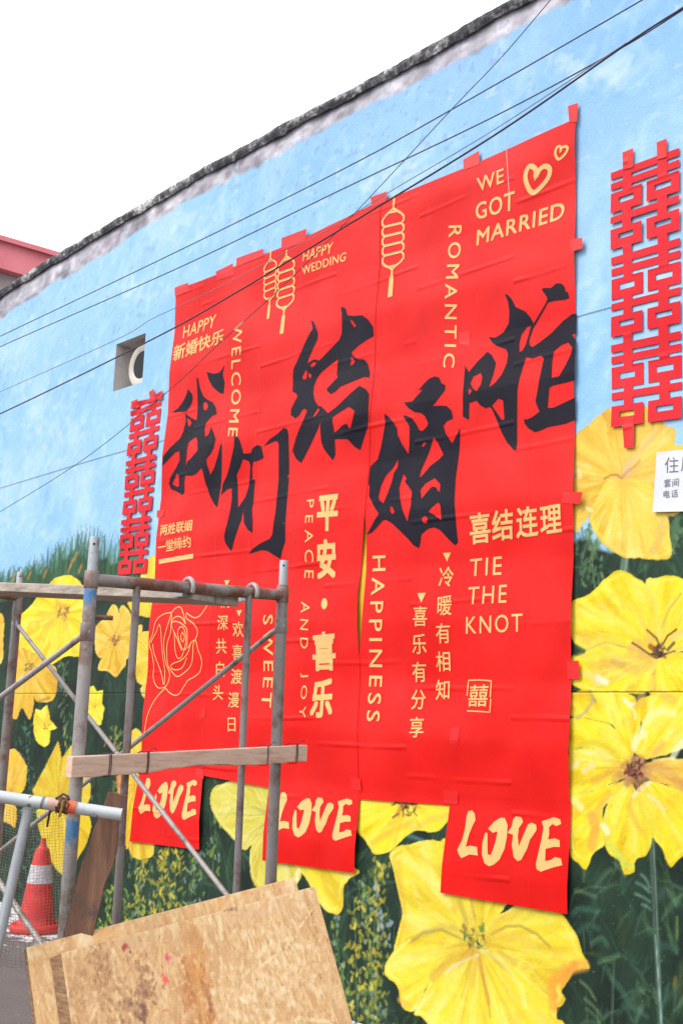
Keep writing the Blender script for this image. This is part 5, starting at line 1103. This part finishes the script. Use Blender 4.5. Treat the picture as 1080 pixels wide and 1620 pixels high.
for k in range(14):
    a = netp(.93, .2 + rng.uniform(0, .25)); e_ = a + rd * rng.uniform(.02, .10) + np.array((0, 0, rng.uniform(-.08, .02))); mm = (a + e_) / 2 + (0, 0, rng.uniform(-.02, .03)); nt_.tube(catmull([a, mm, e_], 4), .00055, 3, False)
net = nt_.build('wire_net', MAT_NET); tag(net, 'fine wire netting hanging from the white barrier rail', 'netting', kind='stuff')
# traffic cone
MAT_CONE = noisy('cone_red', [(.3, rgb(196, 32, 32)), (.6, rgb(226, 48, 44)), (.8, rgb(232, 84, 74))], 7, 6, .5, 0, .25, .004)
m, t, b = new_mat('reflective_sleeve'); n = obj_noise(t, 40, 5, .7); t.links.new(ramp(t, n, [(.35, rgb(176, 170, 176)), (.6, rgb(216, 212, 218))]), b.inputs['Base Color']); b.inputs['Roughness'].default_value = .45; bump(t, b, n, .2, .002); MAT_BAND = m
cp = on_z(57, 1474, gnd(-7.55)); HC = z_at(cp[0], cp[1], 1318)
kc = HC / .70
cone = empty('traffic_cone', tuple(cp), 'red traffic cone with a white band standing by the wall foot', 'traffic cone')
def revolve(prof, n=36, wob=0.0):
    q = MB()
    for (r, z) in prof:
        for k in range(n):
            a = 2 * math.pi * k / n; rr = r * (1 + wob * math.sin(3 * a + z * 9)); q.v.append(cp + np.array((rr * math.cos(a), rr * math.sin(a), z)))
    for i in range(len(prof) - 1):
        for k in range(n): q.f.append((i * n + k, i * n + (k + 1) % n, (i + 1) * n + (k + 1) % n, (i + 1) * n + k))
    return q
revolve([(0.001, .0), (.185, .0), (.200, .014), (.203, .042), (.190, .062), (.170, .066), (.150, .062)], 40, .008).build('base', MAT_CONE, cone, True)
revolve([(.152, .06), (.140, .085), (.132, .12), (.1085, .30), (.088, .44), (.062, .585), (.055, .605), (.052, .62), (.040, .628), (.030, .64), (.024, .66), (.019, .70), (.001, .702)], 40, .006).build('cone_body', MAT_CONE, cone, True)
for o in cone.children:
    for v_ in o.data.vertices: v_.co *= kc
z0b, z1b = .365 , .50
bandm = revolve([(.1005 * 1.0, z0b), (.1000, z0b + .002), (.0795, z1b), (.0775, z1b + .001)], 40, .004).build('reflective_band', MAT_BAND, cone, True)
for v_ in bandm.data.vertices: v_.co *= kc
# leaning brown plank
m, t, b = new_mat('brown_board'); n = obj_noise(t, 2.6, 6, .7, (9, 9, 1.3), .5); n2 = obj_noise(t, 8, 5, .7)
c = ramp(t, n, [(.3, rgb(92, 62, 48)), (.5, rgb(126, 86, 64)), (.7, rgb(152, 110, 84))]); c = mixc(t, ramp(t, n2, [(.58, (0, 0, 0, 1)), (.70, (1, 1, 1, 1))]), c, rgb(92, 74, 62))
t.links.new(c, b.inputs['Base Color']); b.inputs['Roughness'].default_value = .65; bump(t, b, n, .4, .003); MAT_BROWN = m
prof = [(171, 1253), (186, 1256), (201, 1260), (196, 1280), (188, 1302), (186, 1330), (184, 1350), (176, 1376), (166, 1396), (160, 1425), (153, 1452), (148, 1475), (128, 1600), (112, 1700), (74, 1985), (28, 1985), (66, 1700), (86, 1560), (100, 1480), (109, 1445), (116, 1417), (130, 1365), (139, 1345), (148, 1312), (156, 1296), (164, 1276)]
def dep(y): return 3.50 - (y - 1256) / 450 * .16
front = [at(x, y, dep(y)) for x, y in prof]
nrm = np.cross(front[6] - front[0], front[14] - front[0]); nrm /= np.linalg.norm(nrm); nrm *= np.sign(nrm @ (front[0] - C))
back = [p + nrm * .022 for p in front]; nn_ = len(prof)
tl, tr = tessellate_polygon([[Vector(p) for p in front]]), None
fs = [tuple(q) for q in tl] + [tuple(x + nn_ for x in q)[::-1] for q in tl] + [(i, (i + 1) % nn_, nn_ + (i + 1) % nn_, nn_ + i) for i in range(nn_)]
bo = mesh_obj('leaning_board', front + back, fs, MAT_BROWN); tag(bo, 'rough brown board leaning behind the end of the white rail', 'board')
# stacked OSB boards
K = 1.2
def sc_(p): return C + (np.array(p) - C) * K
TL, TR = sc_((-2.578, -3.33, .901)), sc_((-2.236, -2.8, 1.066)); BRq, BLq = sc_((-2.073, -2.814, .773)), sc_((-2.498, -3.337, .756))
ub = TR - TL; WB = np.linalg.norm(ub); ub /= WB; vb2 = (BRq - TR) / np.linalg.norm(BRq - TR) + (BLq - TL) / np.linalg.norm(BLq - TL); vb2 -= ub * (vb2 @ ub); vb2 /= np.linalg.norm(vb2)
nb2 = np.cross(ub, vb2); nb2 *= np.sign(nb2 @ (C - TL))      # towards the viewer
def board(O, width, height, thick, seed, stains, label, light, bevel_=.0):
    """O top left corner of the front face; painted strand by strand"""
    nx, ny = int(width / .0023), int(height / .0023)
    xs = np.linspace(0, width, nx); ys = np.linspace(0, height, ny)       # y runs down the board
    p = Painter(xs, ys, light); rr = np.random.default_rng(seed)
    pal = [(202, 154, 98), (220, 176, 116), (236, 200, 144), (228, 188, 130), (242, 212, 160), (214, 168, 110), (246, 222, 174), (232, 194, 138)]
    for k in range(int(5200 * width * height / .7)):
        x, y = rr.uniform(0, width), rr.uniform(0, height); an = rr.normal(1.57, .24) if rr.uniform() < .9 else rr.uniform(0, 3.1); L_ = rr.uniform(.02, .10)
        w_s = rr.uniform(.0025, .008); p.stroke([(x + .001, y), (x + .001 + L_ * math.cos(an), y + L_ * math.sin(an))], w_s + .0016, (190, 140, 88), .38, .3, 0)
        p.stroke([(x, y), (x + L_ * math.cos(an), y + L_ * math.sin(an))], w_s, pal[rr.integers(len(pal))], rr.uniform(.3, .8), .3, .4)
    for k in range(int(620 * width * height / .7)):
        x, y = rr.uniform(0, width), rr.uniform(0, height); an = rr.normal(1.57, .3); L_ = rr.uniform(.004, .022) * (1 + (rr.uniform() < .12) * 1.5)
        p.stroke([(x, y), (x + L_ * math.cos(an), y + L_ * math.sin(an))], rr.uniform(.0012, .0028), [(160, 112, 68), (184, 134, 84), (128, 90, 58), (196, 146, 94)][rr.integers(4)], rr.uniform(.35, .9), .8, .4)
    for (x, y, rx, ry, cc, n_, a_, ws) in stains:
        for k in range(n_):
            q = (x + rr.normal(0, rx), y + rr.normal(0, ry)); L_ = rr.uniform(.4, 1.6) * ws; an = rr.normal(1.57, .4)
            p.stroke([q, (q[0] + L_ * math.cos(an), q[1] + L_ * math.sin(an))], rr.uniform(.4, 1.0) * ws, cc, a_ * rr.uniform(.4, 1), .8, .6)
    GX, GY = np.meshgrid(xs, ys); h = (fbm(GX * 90, GY * 40, seed, 3) - .5) * .0016
    Pq = O + GX[..., None] * ub + GY[..., None] * vb2 + nb2 * h[..., None]
    e = empty('osb_board', tuple(O + ub * width / 2 + vb2 * height), label, 'board', 'strand boards leaning in the foreground')
    Pf = Pq[::-1]; cf_ = p.colors()[::-1]
    grid_objects(lambda l: 'face', Pf.reshape(-1, 3), np.zeros((ny - 1, nx - 1), int), cf_.reshape(-1, 3), MAT_OSB, lambda l: e, (ny, nx))
    co = MB().box(O + ub * width / 2 + vb2 * height / 2 - nb2 * (thick / 2 + .0012), ub * width / 2, vb2 * height / 2, nb2 * thick / 2)
    for i in range(4):                       # left edge is sawn on a bevel
        if (co.v[i] - O) @ nb2 < -thick * .6: co.v[i] = co.v[i] - ub * bevel_
    co.build('core', MAT_EDGE, e)
    return e
MAT_OSB = paint_mat('osb_strands', .6, .3, 120)
MAT_EDGE = noisy('osb_edge', [(.3, rgb(116, 84, 58)), (.5, rgb(150, 112, 78)), (.7, rgb(190, 150, 108))], 30, 5, .8, 0, .6, .003, (1, 1, 4))
hgt = (TL[2] - gnd(TL[0] + .5)) / -vb2[2] - .002
def uv_of(px, py, O): 
    d = ray(px, py); tt = ((O - C) @ nb2) / (d @ nb2); q = C + d * tt - O; return q @ ub, q @ vb2
br_st = []
for px, py, rx, ry, cc, n_, a_, ws in [(155, 1520, .018, .09, (134, 86, 50), 150, .6, .009), (190, 1600, .03, .07, (122, 80, 50), 130, .6, .009), (120, 1600, .02, .06, (150, 102, 64), 80, .5, .009), (228, 1540, .014, .03, (122, 76, 48), 40, .75, .009), (225, 1575, .012, .02, (116, 72, 48), 40, .8, .008), (236, 1568, .02, .012, (120, 74, 48), 26, .7, .008), (205, 1585, .006, .006, (104, 68, 46), 22, .85, .007), (226, 1598, .010, .012, (96, 60, 42), 34, .9, .008), (130, 1560, .03, .05, (170, 122, 80), 50, .4, .012), (180, 1560, .07, .08, (206, 160, 112), 160, .35, .016), (150, 1550, .05, .07, (150, 104, 68), 90, .45, .005), (215, 1530, .05, .05, (150, 104, 66), 70, .45, .005),
        (312, 1530, .016, .10, (204, 130, 58), 260, .5, .011), (305, 1590, .02, .07, (180, 106, 46), 170, .5, .010), (328, 1570, .006, .05, (146, 80, 38), 60, .7, .006), (296, 1540, .006, .05, (170, 104, 52), 50, .6, .006), (300, 1480, .03, .02, (190, 142, 96), 50, .4, .014), (200, 1490, .06, .012, (206, 164, 118), 50, .4, .014), (362, 1432, .012, .006, (120, 74, 46), 26, .75, .008), (420, 1436, .06, .010, (216, 170, 126), 70, .4, .014), (494, 1445, .004, .012, (120, 92, 60), 12, .7, .004),
        (270, 1600, .05, .06, (196, 150, 104), 70, .35, .016), (440, 1520, .09, .09, (250, 232, 198), 260, .5, .010), (400, 1590, .07, .05, (248, 228, 192), 160, .5, .010)]:
    u_, v_ = uv_of(px, py, TL); br_st.append((u_, v_, rx, ry, cc, n_, a_, ws))
for px, py, rx, ry, cc, n_, ws in [(197, 1497, .004, .003, (166, 56, 36), 8, .009), (265, 1514, .004, .007, (224, 64, 110), 14, .006), (261, 1548, .004, .007, (232, 66, 60), 16, .006), (259, 1540, .002, .010, (226, 70, 80), 6, .004), (206, 1505, .002, .002, (60, 70, 60), 5, .004), (260, 1597, .003, .004, (190, 50, 50), 5, .004)]:
    u_, v_ = uv_of(px, py, TL); br_st.append((u_, v_, rx, ry, cc, n_, .95, ws))
THK = .022
board(TL, WB, hgt, THK, 5, br_st, 'front stained strand board with pink paint marks leaning at the bottom', (226, 194, 146), .034)
O2 = TL - nb2 * (THK + .0032)
ua, va = uv_of(42, 1499, O2); ub_, vb_2 = uv_of(469, 1397, O2)
O2 = O2 + ub * ua + vb2 * va; h2 = (O2[2] - gnd(O2[0] + .5)) / -vb2[2] - .002
st2 = []
for k in range(26): st2.append((rng.uniform(0, ub_ - ua), rng.uniform(0, .05), .012, .02, [(222, 168, 104), (196, 132, 78), (240, 214, 170), (206, 150, 96)][rng.integers(4)], 14, .5, .014))
board(O2, ub_ - ua, h2, .020, 9, st2, 'rear strand board showing along the top edge behind the stained one', (226, 186, 132), .01)
# timber block that props the raised right corner
blk = TR + vb2 * hgt; MB().box((blk[0] - ub[0] * .12 - nb2[0] * .03, blk[1] - ub[1] * .12 - nb2[1] * .03, (blk[2] - .045 + gnd(blk[0])) / 2), (.09, 0, 0), (0, .09, 0), (0, 0, max(.02, (blk[2] - .05 - gnd(blk[0])) / 2))).build('timber_block', MAT_PINE, None, False, .004)
tag(bpy.data.objects['timber_block'], 'short timber block propping the raised corner of the strand boards', 'block')

# ================================================================== CABLES
MAT_CABLE = noisy('black_cable', [(.3, rgb(34, 34, 46)), (.7, rgb(60, 58, 72))], 6, 3, .55, 0, .1)
MAT_GREYC = noisy('grey_cable', [(.3, rgb(104, 104, 118)), (.7, rgb(140, 138, 150))], 6, 3, .6, 0, .1)
MAT_STR = noisy('white_string', [(.3, rgb(196, 196, 206)), (.7, rgb(222, 222, 230))], 9, 3, .7, 0, .1)
def cable(pts, y0, r, label, matl, name='overhead_cable', grp='cables strung across the wall'):
    P = [on_y(px, py, y0) for px, py in pts]; o = MB().tube(catmull(P, 8), r, 7).build(name, matl, None, True); tag(o, label, 'cable', grp); return o
cable([(-160, 608), (5, 530), (270, 403), (540, 269), (720, 170), (1015, 0), (1180, -98)], -.35, .0038, 'uppermost of the long dark cables crossing the wall', MAT_CABLE)
cable([(-160, 622), (20, 540), (280, 425), (540, 300), (780, 185), (975, 80), (1080, 15), (1200, -62)], -.38, .0038, 'second dark cable from the top, joining the thick one at right', MAT_CABLE)
cable([(-160, 725), (0, 655), (237, 539), (370, 465), (540, 362), (780, 215), (990, 70), (1080, 12), (1200, -66)], -.42, .0056, 'thickest black cable slanting across the banner tops', MAT_CABLE)
cable([(-160, 690), (0, 620), (185, 537), (240, 505), (325, 465), (470, 390), (540, 350), (630, 295), (780, 206), (990, 68)], -.45, .0026, 'thin grey cable running beside the thickest black one', MAT_GREYC)
cable([(-120, 880), (0, 810), (135, 725), (265, 620), (345, 545), (450, 450), (565, 333), (715, 172), (795, 88), (870, 0), (930, -70)], -.30, .0026, 'steep thin cable crossing all the others near the top', MAT_CABLE)
cable([(-100, 802), (0, 772), (115, 737), (190, 715), (265, 695), (480, 630), (700, 562), (915, 500), (965, 486), (1080, 455), (1160, 432)], -.0045, .0016, 'thin wire pinned flat to the wall behind the banner', MAT_GREYC)
cable([(792, 90), (795, 117), (800, 230), (802, 262), (805, 310)], -.34, .0015, 'loose white string hanging down over the right banner panel', MAT_STR, 'hanging_string', 'loose strings')

# ================================================================== BUILDING BEYOND THE WALL
A0 = at(-420, 262, 17.0); A1 = at(110, 419, 16.0)
MAT_ROOF = noisy('red_fascia', [(.3, rgb(212, 104, 116)), (.7, rgb(226, 126, 136))], 2, 4, .7, 0, .15)
MAT_BW = noisy('pale_render', [(.3, rgb(176, 168, 166)), (.7, rgb(198, 190, 188))], 2, 4, .8, 0, .15)
bd = empty('distant_building', (float(A1[0]), float(A1[1]), 0), 'grey building with a red roof edge beyond the wall at left', 'building')
dd = np.array((A0[0] - A1[0], A0[1] - A1[1], 0)); Ld = np.linalg.norm(dd); dd /= Ld; ib = np.cross((0, 0, 1), dd); ib *= np.sign(ib[1]); zt = A1[2]; zl_ = A0[2]
vs = []; 
def prism(z0a, z1a, z0b, z1b, outw, name, matl):
    q = MB(); P0 = np.array((A1[0], A1[1], 0)) - ib * outw; P1 = P0 + dd * Ld
    pts = [P0 + (0, 0, z0a), P1 + (0, 0, z0b), P1 + (0, 0, z1b), P0 + (0, 0, z1a)]; q.v = pts + [p + ib * (5 + outw) for p in pts]; q.f = [(0, 1, 2, 3), (7, 6, 5, 4), (0, 4, 5, 1), (3, 2, 6, 7), (0, 3, 7, 4), (1, 5, 6, 2)]; return q.build(name, matl, bd)
fh = .42
prism(0, zt - fh - .002, 0, zl_ - fh - .002, 0, 'wall', MAT_BW); prism(zt - fh, zt, zl_ - fh, zl_, .25, 'roof_fascia', MAT_ROOF); prism(zt - .03, zt + .04, zl_ - .03, zl_ + .04, .32, 'roof_edge', MAT_ROOF)
